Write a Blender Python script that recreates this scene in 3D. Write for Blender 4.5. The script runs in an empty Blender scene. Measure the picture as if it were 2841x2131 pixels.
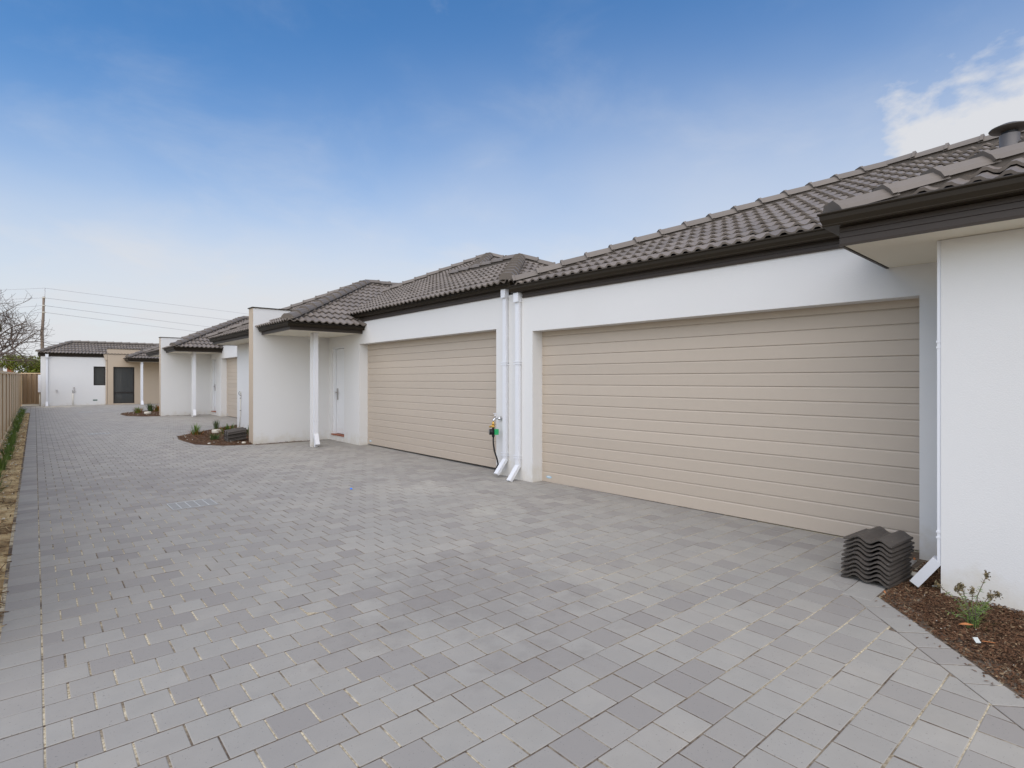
import bpy, bmesh, math, random
from mathutils import Vector, Matrix, noise as mnoise
random.seed(7)
R = math.radians
S = bpy.context.scene
C = S.collection

# ------------------------------------------------------------------ camera
cam_d = bpy.data.cameras.new('camera'); cam = bpy.data.objects.new('camera', cam_d); C.objects.link(cam)
cam.location = (0, 0, 1.5); cam.rotation_euler = (R(90), 0, -0.7085)
cam_d.sensor_width = 36; cam_d.lens = 1545 / 2841 * 36
cam_d.shift_y = -10.5 / 2841
cam_d.clip_start = 0.05; cam_d.clip_end = 4000
S.camera = cam

# ------------------------------------------------------------------ light
SUN_EL, SUN_AZ = 52, 228          # azimuth clockwise from +Y
world = bpy.data.worlds.new('World'); S.world = world; world.use_nodes = True
wn, wl = world.node_tree.nodes, world.node_tree.links
wn.clear()
wout = wn.new('ShaderNodeOutputWorld'); wbg = wn.new('ShaderNodeBackground')
sky = wn.new('ShaderNodeTexSky'); sky.sky_type = 'NISHITA'; sky.sun_disc = False
sky.sun_elevation = R(SUN_EL); sky.sun_rotation = R(SUN_AZ)
sky.air_density = 1.0; sky.dust_density = 0.6; sky.ozone_density = 2.5; sky.altitude = 50
wbg.inputs['Strength'].default_value = 0.105

def wmath(op, a, b=None, c=None, clamp=False):
    n = wn.new('ShaderNodeMath'); n.operation = op; n.use_clamp = clamp
    for i, v in enumerate((a, b, c)):
        if v is None: continue
        if isinstance(v, (int, float)): n.inputs[i].default_value = v
        else: wl.new(v, n.inputs[i])
    return n.outputs[0]
def wramp(v, a, b, lo=0.0, hi=1.0):
    n = wn.new('ShaderNodeMapRange'); n.interpolation_type = 'SMOOTHSTEP'
    n.inputs['From Min'].default_value = a; n.inputs['From Max'].default_value = b
    n.inputs['To Min'].default_value = lo; n.inputs['To Max'].default_value = hi
    wl.new(v, n.inputs['Value']); return n.outputs['Result']
tc = wn.new('ShaderNodeTexCoord')
sep = wn.new('ShaderNodeSeparateXYZ'); wl.new(tc.outputs['Generated'], sep.inputs[0])
dz = wmath('MAXIMUM', sep.outputs['Z'], 0.0)
den = wmath('ADD', dz, 0.22)
comb = wn.new('ShaderNodeCombineXYZ')
wl.new(wmath('DIVIDE', sep.outputs['X'], den), comb.inputs[0]); wl.new(wmath('DIVIDE', sep.outputs['Y'], den), comb.inputs[1])
def wnoise(scale, detail, rough, off=0.0, dist=0.0):
    mp = wn.new('ShaderNodeMapping'); mp.inputs['Location'].default_value = (off, off * .7, off * 1.3)
    wl.new(comb.outputs[0], mp.inputs[0])
    n = wn.new('ShaderNodeTexNoise'); n.inputs['Scale'].default_value = scale; n.inputs['Detail'].default_value = detail
    n.inputs['Roughness'].default_value = rough; n.inputs['Distortion'].default_value = dist
    wl.new(mp.outputs[0], n.inputs['Vector']); return n.outputs['Fac']
big = wnoise(0.7, 4, .5, 3.1)
fine = wnoise(2.4, 6, .6, 9.2, .3)
# pale haze low down, its upper limit wavering with broad noise
hz = wmath('ADD', dz, wmath('MULTIPLY', wmath('SUBTRACT', big, .5), .26))
hz = wmath('SUBTRACT', hz, wmath('MULTIPLY', sep.outputs['X'], .13))
haze = wramp(hz, -0.01, 0.50, 1.0, 0.0)
haze = wmath('POWER', haze, 1.15)
veil = wmath('MULTIPLY', wramp(fine, .42, .85), .17)
# cumulus puffs: separate patches drifting round the whole sky
puff_n = wnoise(1.15, 9, .56, 0.0, .25)
sub = wn.new('ShaderNodeVectorMath'); sub.operation = 'DISTANCE'
wl.new(tc.outputs['Generated'], sub.inputs[0])
PUFF_DIR = Vector((0.949, 0.130, 0.292)).normalized()
sub.inputs[1].default_value = PUFF_DIR
near_puff = wramp(sub.outputs['Value'], 0.02, 0.24, .53, 0.0)
puff = wramp(wmath('ADD', wnoise(4.2, 9, .54, 5.7, .15), near_puff), .64, .94)
fac = wmath('MAXIMUM', wmath('ADD', haze, veil, clamp=True), puff, clamp=True)
fac = wmath('MINIMUM', fac, 0.97)
skysat = wn.new('ShaderNodeHueSaturation'); skysat.inputs['Saturation'].default_value = 1.26
wl.new(sky.outputs['Color'], skysat.inputs['Color'])
mix = wn.new('ShaderNodeMix'); mix.data_type = 'RGBA'
wl.new(fac, mix.inputs['Factor']); wl.new(skysat.outputs[0], mix.inputs['A'])
mix.inputs['B'].default_value = (4.25, 4.30, 4.46, 1)
wl.new(mix.outputs['Result'], wbg.inputs['Color']); wl.new(wbg.outputs[0], wout.inputs['Surface'])

sun_d = bpy.data.lights.new('sun', 'SUN'); sun_d.energy = 2.15; sun_d.angle = R(105); sun_d.color = (1, .93, .84)
sun = bpy.data.objects.new('sun', sun_d); C.objects.link(sun)
sdir = Vector((math.sin(R(SUN_AZ)) * math.cos(R(SUN_EL)), math.cos(R(SUN_AZ)) * math.cos(R(SUN_EL)), math.sin(R(SUN_EL))))
sun.rotation_euler = (-sdir).to_track_quat('-Z', 'Y').to_euler()
S.view_settings.view_transform = 'Standard'; S.view_settings.look = 'None'
S.view_settings.gamma = 1; S.view_settings.exposure = 0.72; S.view_settings.use_curve_mapping = False

# ------------------------------------------------------------------ materials
def mat(name, col, rough=.8, var=0.0, vscale=3.0, bump=0.0, bscale=80.0, spec=.3, isl=0.0, metal=0.0,
        tint=None, tscale=1.5, tamt=0.0, speck=None, bdist=.003, coat=0.0, patches=(), splash=None, isl2=None):
    m = bpy.data.materials.new(name); m.use_nodes = True
    n, l = m.node_tree.nodes, m.node_tree.links
    b = n['Principled BSDF']; b.inputs['Roughness'].default_value = rough
    b.inputs['Metallic'].default_value = metal
    b.inputs['Specular IOR Level'].default_value = spec
    if coat: b.inputs['Coat Weight'].default_value = coat
    t = n.new('ShaderNodeTexCoord'); geo = n.new('ShaderNodeNewGeometry')
    pos = geo.outputs['Position']
    rgb = n.new('ShaderNodeRGB'); rgb.outputs[0].default_value = (*col, 1); cur = rgb.outputs[0]
    def noise(sc, det=4, ro=.55):
        k = n.new('ShaderNodeTexNoise'); k.inputs['Scale'].default_value = sc; k.inputs['Detail'].default_value = det
        k.inputs['Roughness'].default_value = ro; l.new(pos, k.inputs['Vector']); return k.outputs['Fac']
    def mulval(cur, v, lo, hi):
        mr = n.new('ShaderNodeMapRange'); mr.inputs['From Min'].default_value = .0 if v is not None else 0
        mr.inputs['To Min'].default_value = lo; mr.inputs['To Max'].default_value = hi; l.new(v, mr.inputs['Value'])
        h = n.new('ShaderNodeHueSaturation'); l.new(cur, h.inputs['Color']); l.new(mr.outputs[0], h.inputs['Value']); return h.outputs[0]
    if tint:
        mr = n.new('ShaderNodeMapRange'); mr.inputs['From Min'].default_value = .45; mr.inputs['From Max'].default_value = .75
        mr.inputs['To Max'].default_value = tamt; l.new(noise(tscale, 5, .65), mr.inputs['Value'])
        mx = n.new('ShaderNodeMix'); mx.data_type = 'RGBA'; l.new(mr.outputs[0], mx.inputs['Factor']); l.new(cur, mx.inputs['A'])
        mx.inputs['B'].default_value = (*tint, 1); cur = mx.outputs['Result']
    if var: cur = mulval(cur, noise(vscale), 1 - var, 1 + var)
    if isl:
        oi = n.new('ShaderNodeObjectInfo'); ad = n.new('ShaderNodeMath'); ad.operation = 'ADD'
        l.new(oi.outputs['Random'], ad.inputs[0]); l.new(geo.outputs['Random Per Island'], ad.inputs[1])
        fr = n.new('ShaderNodeMath'); fr.operation = 'FRACT'; l.new(ad.outputs[0], fr.inputs[0])
        cur = mulval(cur, fr.outputs[0], 1 - isl, 1 + isl)
        if isl2:
            m7 = n.new('ShaderNodeMath'); m7.operation = 'MULTIPLY'; m7.inputs[1].default_value = 7.31; l.new(fr.outputs[0], m7.inputs[0])
            f7 = n.new('ShaderNodeMath'); f7.operation = 'FRACT'; l.new(m7.outputs[0], f7.inputs[0])
            p7 = n.new('ShaderNodeMath'); p7.operation = 'POWER'; p7.inputs[1].default_value = 2.2; l.new(f7.outputs[0], p7.inputs[0])
            mx = n.new('ShaderNodeMix'); mx.data_type = 'RGBA'; l.new(p7.outputs[0], mx.inputs['Factor']); l.new(cur, mx.inputs['A']); mx.inputs['B'].default_value = (*isl2, 1); cur = mx.outputs['Result']
    if speck:
        mr = n.new('ShaderNodeMapRange'); mr.inputs['From Min'].default_value = speck[2]; mr.inputs['From Max'].default_value = speck[2] + .06
        mr.inputs['To Max'].default_value = speck[3]; l.new(noise(speck[1], 2, .5), mr.inputs['Value'])
        mx = n.new('ShaderNodeMix'); mx.data_type = 'RGBA'; l.new(mr.outputs[0], mx.inputs['Factor']); l.new(cur, mx.inputs['A'])
        mx.inputs['B'].default_value = (*speck[0], 1); cur = mx.outputs['Result']
    for (px, py, pz), rad, colr, amt, nsc in patches:
        dn = n.new('ShaderNodeVectorMath'); dn.operation = 'DISTANCE'; l.new(pos, dn.inputs[0]); dn.inputs[1].default_value = (px, py, pz)
        m1 = n.new('ShaderNodeMapRange'); m1.inputs['From Max'].default_value = rad; m1.inputs['To Min'].default_value = .42; m1.inputs['To Max'].default_value = -.1
        l.new(dn.outputs['Value'], m1.inputs['Value'])
        ad = n.new('ShaderNodeMath'); ad.operation = 'ADD'; l.new(m1.outputs[0], ad.inputs[0]); l.new(noise(nsc, 6, .7), ad.inputs[1])
        m2 = n.new('ShaderNodeMapRange'); m2.inputs['From Min'].default_value = .68; m2.inputs['From Max'].default_value = .88; m2.inputs['To Max'].default_value = amt
        l.new(ad.outputs[0], m2.inputs['Value'])
        mx = n.new('ShaderNodeMix'); mx.data_type = 'RGBA'; l.new(m2.outputs[0], mx.inputs['Factor']); l.new(cur, mx.inputs['A'])
        mx.inputs['B'].default_value = (*colr, 1); cur = mx.outputs['Result']
    if splash:
        sp = n.new('ShaderNodeSeparateXYZ'); l.new(pos, sp.inputs[0])
        m1 = n.new('ShaderNodeMapRange'); m1.inputs['From Min'].default_value = .0; m1.inputs['From Max'].default_value = .45; m1.inputs['To Min'].default_value = .34; m1.inputs['To Max'].default_value = -.25
        l.new(sp.outputs[2], m1.inputs['Value'])
        ad = n.new('ShaderNodeMath'); ad.operation = 'ADD'; l.new(m1.outputs[0], ad.inputs[0]); l.new(noise(6, 5, .65), ad.inputs[1])
        m2 = n.new('ShaderNodeMapRange'); m2.inputs['From Min'].default_value = .5; m2.inputs['From Max'].default_value = .9; m2.inputs['To Max'].default_value = .55
        l.new(ad.outputs[0], m2.inputs['Value'])
        mx = n.new('ShaderNodeMix'); mx.data_type = 'RGBA'; l.new(m2.outputs[0], mx.inputs['Factor']); l.new(cur, mx.inputs['A'])
        mx.inputs['B'].default_value = (*splash, 1); cur = mx.outputs['Result']
    l.new(cur, b.inputs['Base Color'])
    if bump:
        bp = n.new('ShaderNodeBump'); bp.inputs['Strength'].default_value = bump; bp.inputs['Distance'].default_value = bdist
        l.new(noise(bscale, 3, .6), bp.inputs['Height']); l.new(bp.outputs[0], b.inputs['Normal'])
    return m

def ramp_mat(name, cols, rough=.85, bump=0, bscale=60, noise_mix=0.0, nscale=4, trans=0.0):
    """per-island colour picked from a list"""
    m = bpy.data.materials.new(name); m.use_nodes = True
    n, l = m.node_tree.nodes, m.node_tree.links; b = n['Principled BSDF']
    b.inputs['Roughness'].default_value = rough; b.inputs['Specular IOR Level'].default_value = .2
    geo = n.new('ShaderNodeNewGeometry'); oi = n.new('ShaderNodeObjectInfo')
    ad = n.new('ShaderNodeMath'); ad.operation = 'ADD'; l.new(geo.outputs['Random Per Island'], ad.inputs[0]); l.new(oi.outputs['Random'], ad.inputs[1])
    fr = n.new('ShaderNodeMath'); fr.operation = 'FRACT'; l.new(ad.outputs[0], fr.inputs[0])
    v = fr.outputs[0]
    if noise_mix:
        k = n.new('ShaderNodeTexNoise'); k.inputs['Scale'].default_value = nscale; k.inputs['Detail'].default_value = 6; k.inputs['Roughness'].default_value = .7
        l.new(geo.outputs['Position'], k.inputs['Vector'])
        mx = n.new('ShaderNodeMix'); mx.inputs['Factor'].default_value = noise_mix; l.new(v, mx.inputs['A'])
        mr = n.new('ShaderNodeMapRange'); mr.inputs['From Min'].default_value = .3; mr.inputs['From Max'].default_value = .7; l.new(k.outputs['Fac'], mr.inputs['Value'])
        l.new(mr.outputs[0], mx.inputs['B']); v = mx.outputs['Result']
        if bump:
            bp = n.new('ShaderNodeBump'); bp.inputs['Strength'].default_value = bump; bp.inputs['Distance'].default_value = .02
            k2 = n.new('ShaderNodeTexNoise'); k2.inputs['Scale'].default_value = bscale; k2.inputs['Detail'].default_value = 5; l.new(geo.outputs['Position'], k2.inputs['Vector'])
            l.new(k2.outputs['Fac'], bp.inputs['Height']); l.new(bp.outputs[0], b.inputs['Normal'])
    cr = n.new('ShaderNodeValToRGB'); e = cr.color_ramp.elements
    while len(e) < len(cols): e.new(.5)
    for i, c in enumerate(cols): e[i].position = i / (len(cols) - 1); e[i].color = (*c, 1)
    l.new(v, cr.inputs[0]); l.new(cr.outputs[0], b.inputs['Base Color'])
    return m

M = {}
M['stucco'] = mat('white_render', (.70, .685, .652), .9, .02, 1.3, .27, 105, .2, bdist=.006, tint=(.66, .63, .56), tscale=.9, tamt=.10, splash=(.56, .50, .38))
M['tan'] = mat('tan_render', (.50, .405, .30), .9, .03, 1.5, .35, 60, .2, bdist=.004)
M['panel'] = mat('beige_steel', (.485, .410, .325), .55, .03, 9, .12, 300, .35, bdist=.001, isl=.035)
M['gutter'] = mat('brown_gutter', (.026, .019, .011), .5, .08, 6, spec=.22)
M['fascia'] = mat('brown_fascia', (.055, .043, .034), .5, .08, 6, spec=.3)
M['tile'] = mat('concrete_tile', (.185, .155, .128), .52, .07, 14, .25, 160, .4, isl=.13, bdist=.002, speck=((.10, .085, .07), 30, .66, .6))
M['cap'] = mat('ridge_cap', (.165, .139, .115), .60, .07, 14, .25, 160, .4, isl=.08, bdist=.002)
M['mortar'] = mat('brown_mortar', (.105, .088, .072), .85, .12, 12, .4, 60)
M['soffit'] = mat('cream_soffit', (.74, .69, .57), .75, .02, 2)
M['white_metal'] = mat('white_steel', (.73, .73, .735), .4, .02, 4, spec=.4)
M['door'] = mat('white_door', (.76, .76, .75), .5, .015, 3)
M['sill'] = mat('red_sill', (.30, .10, .05), .6, .1, 20)
M['steel'] = mat('brushed_steel', (.42, .39, .36), .35, .05, 40, metal=.9)
M['chrome'] = mat('chrome', (.75, .75, .75), .18, metal=1.0)
M['brass'] = mat('brass', (.62, .38, .10), .3, .1, 60, metal=.6)
M['black'] = mat('black_plastic', (.012, .012, .013), .45)
M['green_plastic'] = mat('green_plastic', (.02, .33, .11), .35)
M['grey_plastic'] = mat('grey_plastic', (.25, .24, .22), .4)
M['paver'] = mat('grey_paver', (.318, .299, .264), .82, .09, 7, .35, 220, .25, isl=.032, isl2=(.268, .246, .221), bdist=.0015,
                 tint=(.40, .36, .30), tscale=1.1, tamt=.45, speck=((.11, .10, .10), 120, .68, .7),
                 patches=[((4.15, 6.55, 0), 1.1, (.50, .46, .39), .28, 5), ((4.0, 5.0, 0), .8, (.42, .40, .34), .4, 6), ((.8, 37.2, .1), 2.6, (.52, .46, .36), .8, 3), ((2.3, 3.2, 0), 2.2, (.21, .19, .17), .45, 2.5), ((1.2, 9.5, 0), 3.5, (.21, .19, .175), .35, 1.8), ((3.6, 2.6, 0), 1.2, (.36, .33, .27), .35, 4)])
M['sand'] = mat('pale_sand', (.44, .385, .275), .95, .22, 9, .5, 200, .1)
def joint_material():
    """dirt-dark joints with pale sand swept into some of them"""
    m = bpy.data.materials.new('joint_sand'); m.use_nodes = True
    n, l = m.node_tree.nodes, m.node_tree.links; b = n['Principled BSDF']; b.inputs['Roughness'].default_value = .95; b.inputs['Specular IOR Level'].default_value = .1
    geo = n.new('ShaderNodeNewGeometry'); sp = n.new('ShaderNodeSeparateXYZ'); l.new(geo.outputs['Position'], sp.inputs[0])
    def mth(op, a, b_=None):
        k = n.new('ShaderNodeMath'); k.operation = op
        for q, v in enumerate((a, b_)):
            if v is None: continue
            if isinstance(v, (int, float)): k.inputs[q].default_value = v
            else: l.new(v, k.inputs[q])
        return k.outputs[0]
    def rmp(v, a, b_, lo=0., hi=1.):
        k = n.new('ShaderNodeMapRange'); k.interpolation_type = 'SMOOTHSTEP'
        for nm, val in (('From Min', a), ('From Max', b_), ('To Min', lo), ('To Max', hi)): k.inputs[nm].default_value = val
        l.new(v, k.inputs['Value']); return k.outputs['Result']
    def nz(sc):
        k = n.new('ShaderNodeTexNoise'); k.inputs['Scale'].default_value = sc; k.inputs['Detail'].default_value = 4; l.new(geo.outputs['Position'], k.inputs['Vector']); return k.outputs['Fac']
    X, Y = sp.outputs[0], sp.outputs[1]
    t = mth('FRACT', mth('DIVIDE', mth('SUBTRACT', Y0, Y), PY)); isx = mth('GREATER_THAN', mth('ABSOLUTE', mth('SUBTRACT', t, .5)), .455)
    wy = mth('MULTIPLY', rmp(X, 2.6, .9), rmp(Y, 14, 6)); wx = mth('MULTIPLY', rmp(X, 1.9, 3.3), rmp(Y, 6.0, 3.4))
    a = mth('ADD', mth('MULTIPLY', isx, wx), mth('MULTIPLY', mth('SUBTRACT', 1, isx), wy))
    s1 = mth('MULTIPLY', a, rmp(nz(3.0), .33, .55)); s2 = mth('MULTIPLY', rmp(nz(1.7), .56, .70), .55)
    f = mth('MAXIMUM', s1, s2)
    mx = n.new('ShaderNodeMix'); mx.data_type = 'RGBA'; l.new(f, mx.inputs['Factor'])
    cr = n.new('ShaderNodeValToRGB'); cr.color_ramp.elements[0].color = (.085, .062, .045, 1); cr.color_ramp.elements[1].color = (.19, .15, .11, 1)
    cr.color_ramp.elements[0].position = .35; cr.color_ramp.elements[1].position = .65; l.new(nz(30), cr.inputs[0]); l.new(cr.outputs[0], mx.inputs['A'])
    c2 = n.new('ShaderNodeValToRGB'); c2.color_ramp.elements[0].color = (.30, .24, .15, 1); c2.color_ramp.elements[1].color = (.60, .52, .37, 1)
    c2.color_ramp.elements[0].position = .35; c2.color_ramp.elements[1].position = .6; l.new(nz(60), c2.inputs[0]); l.new(c2.outputs[0], mx.inputs['B'])
    l.new(mx.outputs['Result'], b.inputs['Base Color']); return m
PX, PY, X0, Y0 = .1848, .1878, .0305, 5.779
M['joint'] = joint_material()
M['fence'] = mat('tan_steel', (.74, .55, .33), .5, .02, 2)
M['fence_dark'] = mat('brown_steel', (.31, .21, .12), .5, .03, 2)
M['fence_post_shade'] = mat('painted_shade_steel', (.33, .22, .12), .5, .03, 2)  # darker than the fence: the posts' shadow lines are put into the colour
M['frame'] = mat('dark_window_frame', (.03, .024, .02), .4)
M['glass'] = mat('window_glass', (.055, .055, .05), .06, spec=.6)
M['wood'] = mat('grey_timber', (.23, .175, .13), .85, .15, 5, .4, 20)
M['wire'] = mat('wire', (.35, .34, .36), .6)
M['bark'] = mat('bark', (.15, .115, .092), .9, .2, 6)
M['soil'] = ramp_mat('mulch_soil', [(.035, .02, .012), (.08, .044, .025), (.115, .066, .038), (.19, .13, .085)], .95, 1.0, 70, 1.0, 18)
M['soil_sandy'] = ramp_mat('sandy_mulch', [(.09, .05, .025), (.34, .23, .11), (.62, .46, .24), (.74, .59, .34)], .95, 1.0, 60, 1.0, 2.6)
M['chips'] = ramp_mat('mulch_chips', [(.032, .016, .009), (.085, .041, .020), (.135, .066, .033), (.10, .05, .025), (.16, .086, .047), (.09, .047, .024), (.30, .21, .12)], .9)
M['chips_straw'] = ramp_mat('straw_chips', [(.06, .035, .02), (.16, .09, .045), (.36, .25, .12), (.45, .34, .18), (.52, .40, .22)], .9)
M['leaf_strap'] = ramp_mat('strap_leaf', [(.08, .14, .028), (.12, .20, .04), (.18, .25, .065), (.11, .16, .055)], .55)
M['leaf_red'] = ramp_mat('red_leaf', [(.30, .06, .02), (.35, .13, .03), (.16, .13, .025), (.10, .14, .03)], .6)
M['leaf_dark'] = ramp_mat('dark_leaf', [(.05, .09, .025), (.07, .12, .035), (.09, .10, .04)], .6)
M['leaf_tree'] = ramp_mat('tree_leaf', [(.11, .10, .018), (.17, .18, .02), (.09, .11, .02), (.24, .30, .03), (.17, .13, .03)], .6)
M['leaf_pine'] = ramp_mat('pine_leaf', [(.07, .07, .025), (.13, .12, .035), (.10, .09, .03)], .6)
M['flower_white'] = mat('white_petal', (.75, .75, .72), .7)
M['flower_brown'] = ramp_mat('brown_bud', [(.10, .065, .03), (.18, .13, .06), (.22, .18, .10), (.08, .07, .03)], .8)
M['stem_grey'] = mat('grey_stem', (.16, .13, .10), .8)
M['ring'] = mat('cream_concrete', (.62, .58, .48), .85, .08, 8)
M['pvc'] = mat('cream_pvc', (.70, .66, .55), .5)
M['sticker_blue'] = mat('blue_sticker', (.33, .52, .62), .4)
M['vent'] = mat('vent_grille', (.10, .16, .13), .5)
M['hat'] = mat('brown_flue', (.075, .065, .055), .4, .05, 5, spec=.4)
M['flue'] = mat('grey_flue', (.15, .135, .125), .38, .03, 5, spec=.4, metal=.1)
M['grate_conc'] = mat('green_grey_cover', (.285, .278, .255), .8, .12, 12)
M['grate_bar'] = mat('galvanised_bar', (.47, .465, .445), .5)
M['neigh_wall'] = mat('pale_brick', (.50, .42, .33), .9, .2, 3)
M['neigh_roof'] = mat('pale_roof', (.52, .46, .38), .8, .25, 5)
M['litter_white'] = mat('white_card', (.50, .52, .49), .7)
M['litter_orange'] = mat('orange_leaf', (.45, .17, .06), .7)
M['blue_lid'] = mat('blue_plastic', (.03, .20, .75), .4)
M['pebble'] = ramp_mat('pale_stone', [(.55, .50, .40), (.62, .58, .50), (.42, .38, .30)], .85)
M['ground'] = mat('sandy_ground', (.30, .25, .17), .95, .2, .6)

# ------------------------------------------------------------------ mesh helpers
class MB:
    def __init__(s): s.v = []; s.f = []; s.sm = []
    def add(s, vs, fs, smooth=False):
        o = len(s.v); s.v += [tuple(p) for p in vs]; s.f += [tuple(i + o for i in f) for f in fs]; s.sm += [smooth] * len(fs); return s
    def box(s, x0, x1, y0, y1, z0, z1):
        return s.add([(x0,y0,z0),(x1,y0,z0),(x1,y1,z0),(x0,y1,z0),(x0,y0,z1),(x1,y0,z1),(x1,y1,z1),(x0,y1,z1)],
                     [(0,3,2,1),(4,5,6,7),(0,1,5,4),(1,2,6,5),(2,3,7,6),(3,0,4,7)])
    def obox(s, c, ax, ay, az):
        c = Vector(c); ax, ay, az = Vector(ax), Vector(ay), Vector(az)
        vs = [c + sx*ax + sy*ay + sz*az for sz in (-1,1) for sx, sy in ((-1,-1),(1,-1),(1,1),(-1,1))]
        return s.add(vs, [(0,3,2,1),(4,5,6,7),(0,1,5,4),(1,2,6,5),(2,3,7,6),(3,0,4,7)])
    def tube(s, pts, rad, n=8, cap=True, smooth=True):
        pts = [Vector(p) for p in pts]; rs = rad if isinstance(rad, (list, tuple)) else [rad] * len(pts)
        vs = []; ref = Vector((.31, .17, .93))
        for i, p in enumerate(pts):
            d = (pts[min(i+1, len(pts)-1)] - pts[max(i-1, 0)]).normalized()
            a = d.cross(ref); a = a if a.length > 1e-3 else d.cross(Vector((1,0,0))); a.normalize(); b = d.cross(a)
            for k in range(n):
                t = 2*math.pi*k/n; vs.append(p + (a*math.cos(t) + b*math.sin(t)) * rs[i])
        fs = [(i*n+k, i*n+(k+1)%n, (i+1)*n+(k+1)%n, (i+1)*n+k) for i in range(len(pts)-1) for k in range(n)]
        o = len(s.v); s.add(vs, fs, smooth)
        if cap: s.f += [tuple(o+k for k in range(n))[::-1], tuple(o+(len(pts)-1)*n+k for k in range(n))]; s.sm += [False, False]
        return s
    def lathe(s, prof, c, n=20, smooth=True):
        vs = []
        for r, z in prof:
            for k in range(n):
                t = 2*math.pi*k/n; vs.append((c[0]+r*math.cos(t), c[1]+r*math.sin(t), c[2]+z))
        fs = [(i*n+k, i*n+(k+1)%n, (i+1)*n+(k+1)%n, (i+1)*n+k) for i in range(len(prof)-1) for k in range(n)]
        return s.add(vs, fs, smooth)
    def sweep(s, prof, path, side=1):
        """prof: closed list of (outward, z); path: plan points (x, y, z); outward = left of travel * side"""
        P = [Vector(p) for p in path]; n = len(prof); vs = []
        nr = []
        for i in range(len(P)-1):
            d = P[i+1]-P[i]; d.z = 0; d.normalize(); nr.append(Vector((-d.y, d.x, 0)) * side)
        for i, p in enumerate(P):
            a = nr[max(i-1,0)]; b = nr[min(i, len(nr)-1)]; m = (a+b) / (1 + a.dot(b))
            for o, z in prof: vs.append(p + m*o + Vector((0,0,z)))
        fs = []
        for i in range(len(P)-1):
            for k in range(n):
                q = (i*n+k, i*n+(k+1)%n, (i+1)*n+(k+1)%n, (i+1)*n+k); fs.append(q if side < 0 else q[::-1])
        o = len(s.v); s.add(vs, fs)
        s.f += [tuple(o+k for k in range(n)), tuple(o+(len(P)-1)*n+k for k in range(n))[::-1]]; s.sm += [False, False]
        return s
    def mesh(s, name, m, off=(0,0,0)):
        me = bpy.data.meshes.new(name)
        me.from_pydata([(a-off[0], b-off[1], c-off[2]) for a, b, c in s.v], [], s.f)
        me.polygons.foreach_set('use_smooth', s.sm)
        me.materials.append(M[m] if isinstance(m, str) else m)
        return me
    def build(s, name, m, parent=None, off=(0,0,0), fix=True):
        me = s.mesh(name, m, off)
        if fix:
            bm = bmesh.new(); bm.from_mesh(me); bmesh.ops.recalc_face_normals(bm, faces=bm.faces); bm.to_mesh(me); bm.free()
        o = bpy.data.objects.new(name, me); C.objects.link(o)
        if parent: o.parent = parent
        return o

def tag(o, label=None, cat=None, group=None, kind=None):
    if label: o['label'] = label
    if cat: o['category'] = cat
    if group: o['group'] = group
    if kind: o['kind'] = kind
    return o
def thing(name, label, cat, loc=(0,0,0), rz=0, group=None):
    o = bpy.data.objects.new(name, None); C.objects.link(o); o.location = loc; o.rotation_euler = (0,0,rz)
    o.empty_display_size = .2
    return tag(o, label, cat, group)
def link(name, me, parent=None, mtx=None):
    o = bpy.data.objects.new(name, me); C.objects.link(o)
    if parent: o.parent = parent
    if mtx is not None: o.matrix_basis = mtx
    return o
KIDS = {}
def children(o):
    return list(o.children)
def copy_tree(o, parent=None):
    c = o.copy(); C.objects.link(c); c.parent = parent
    for ch in children(o): copy_tree(ch, c)
    return c

SLOPE = 0.0035
def gz(y): return SLOPE * (y - 2)

# ------------------------------------------------------------------ ground
g = MB(); n = 30
g.add([(-900,-900,-.30),(900,-900,-.30),(900,1500,-.30),(-900,1500,-.30)], [(0,1,2,3)])
tag(g.build('ground', 'ground'), kind='structure')

# ------------------------------------------------------------------ driveway of pavers
PX, PY, X0, Y0 = .1848, .1878, .0305, 5.779
JT = .0034; JX = .0040
def clip(poly, a, b, c):
    """keep a*x+b*y<=c"""
    out = []
    for i in range(len(poly)):
        p, q = poly[i], poly[(i+1) % len(poly)]
        dp, dq = a*p[0]+b*p[1]-c, a*q[0]+b*q[1]-c
        if dp <= 0: out.append(p)
        if dp*dq < 0:
            t = dp/(dp-dq); out.append(tuple(p[k]+t*(q[k]-p[k]) for k in range(len(p))))
    return out
def edges(poly):
    """outward half-planes of a CCW convex polygon"""
    e = []
    for i in range(len(poly)):
        p, q = poly[i], poly[(i+1) % len(poly)]
        nx, ny = q[1]-p[1], p[0]-q[0]; L = math.hypot(nx, ny); e.append((nx/L, ny/L, (nx*p[0]+ny*p[1])/L))
    return e
def subtract(rect, hole):
    pieces, rest = [], rect
    for a, b, c in edges(hole):
        out = clip(rest, -a, -b, -c)
        if len(out) > 2: pieces.append(out)
        rest = clip(rest, a, b, c)
        if len(rest) < 3: break
    return pieces
def area(p): return abs(sum(p[i][0]*p[(i+1)%len(p)][1]-p[(i+1)%len(p)][0]*p[i][1] for i in range(len(p))))/2
def offset_poly(poly, d):
    """grow (d>0) a CCW convex polygon"""
    e = [(a, b, c+d) for a, b, c in edges(poly)]; out = []
    for i in range(len(e)):
        a1, b1, c1 = e[i-1]; a2, b2, c2 = e[i]; D = a1*b2-a2*b1
        out.append(((c1*b2-c2*b1)/D, (a1*c2-a2*c1)/D))
    return out
BEDR = [(4.451, 1.285), (.90, -2.085), (7.4, -2.085), (7.4, 1.32), (5.58, 1.32)]
BED1 = [(2.80, 16.62), (2.66, 15.6), (2.75, 14.25), (3.19, 13.58), (3.80, 13.40), (5.3, 13.40), (5.3, 19.85), (5.0, 19.45)]
SH = 12.25
BED2 = [(x, y+SH) for x, y in BED1]
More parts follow.
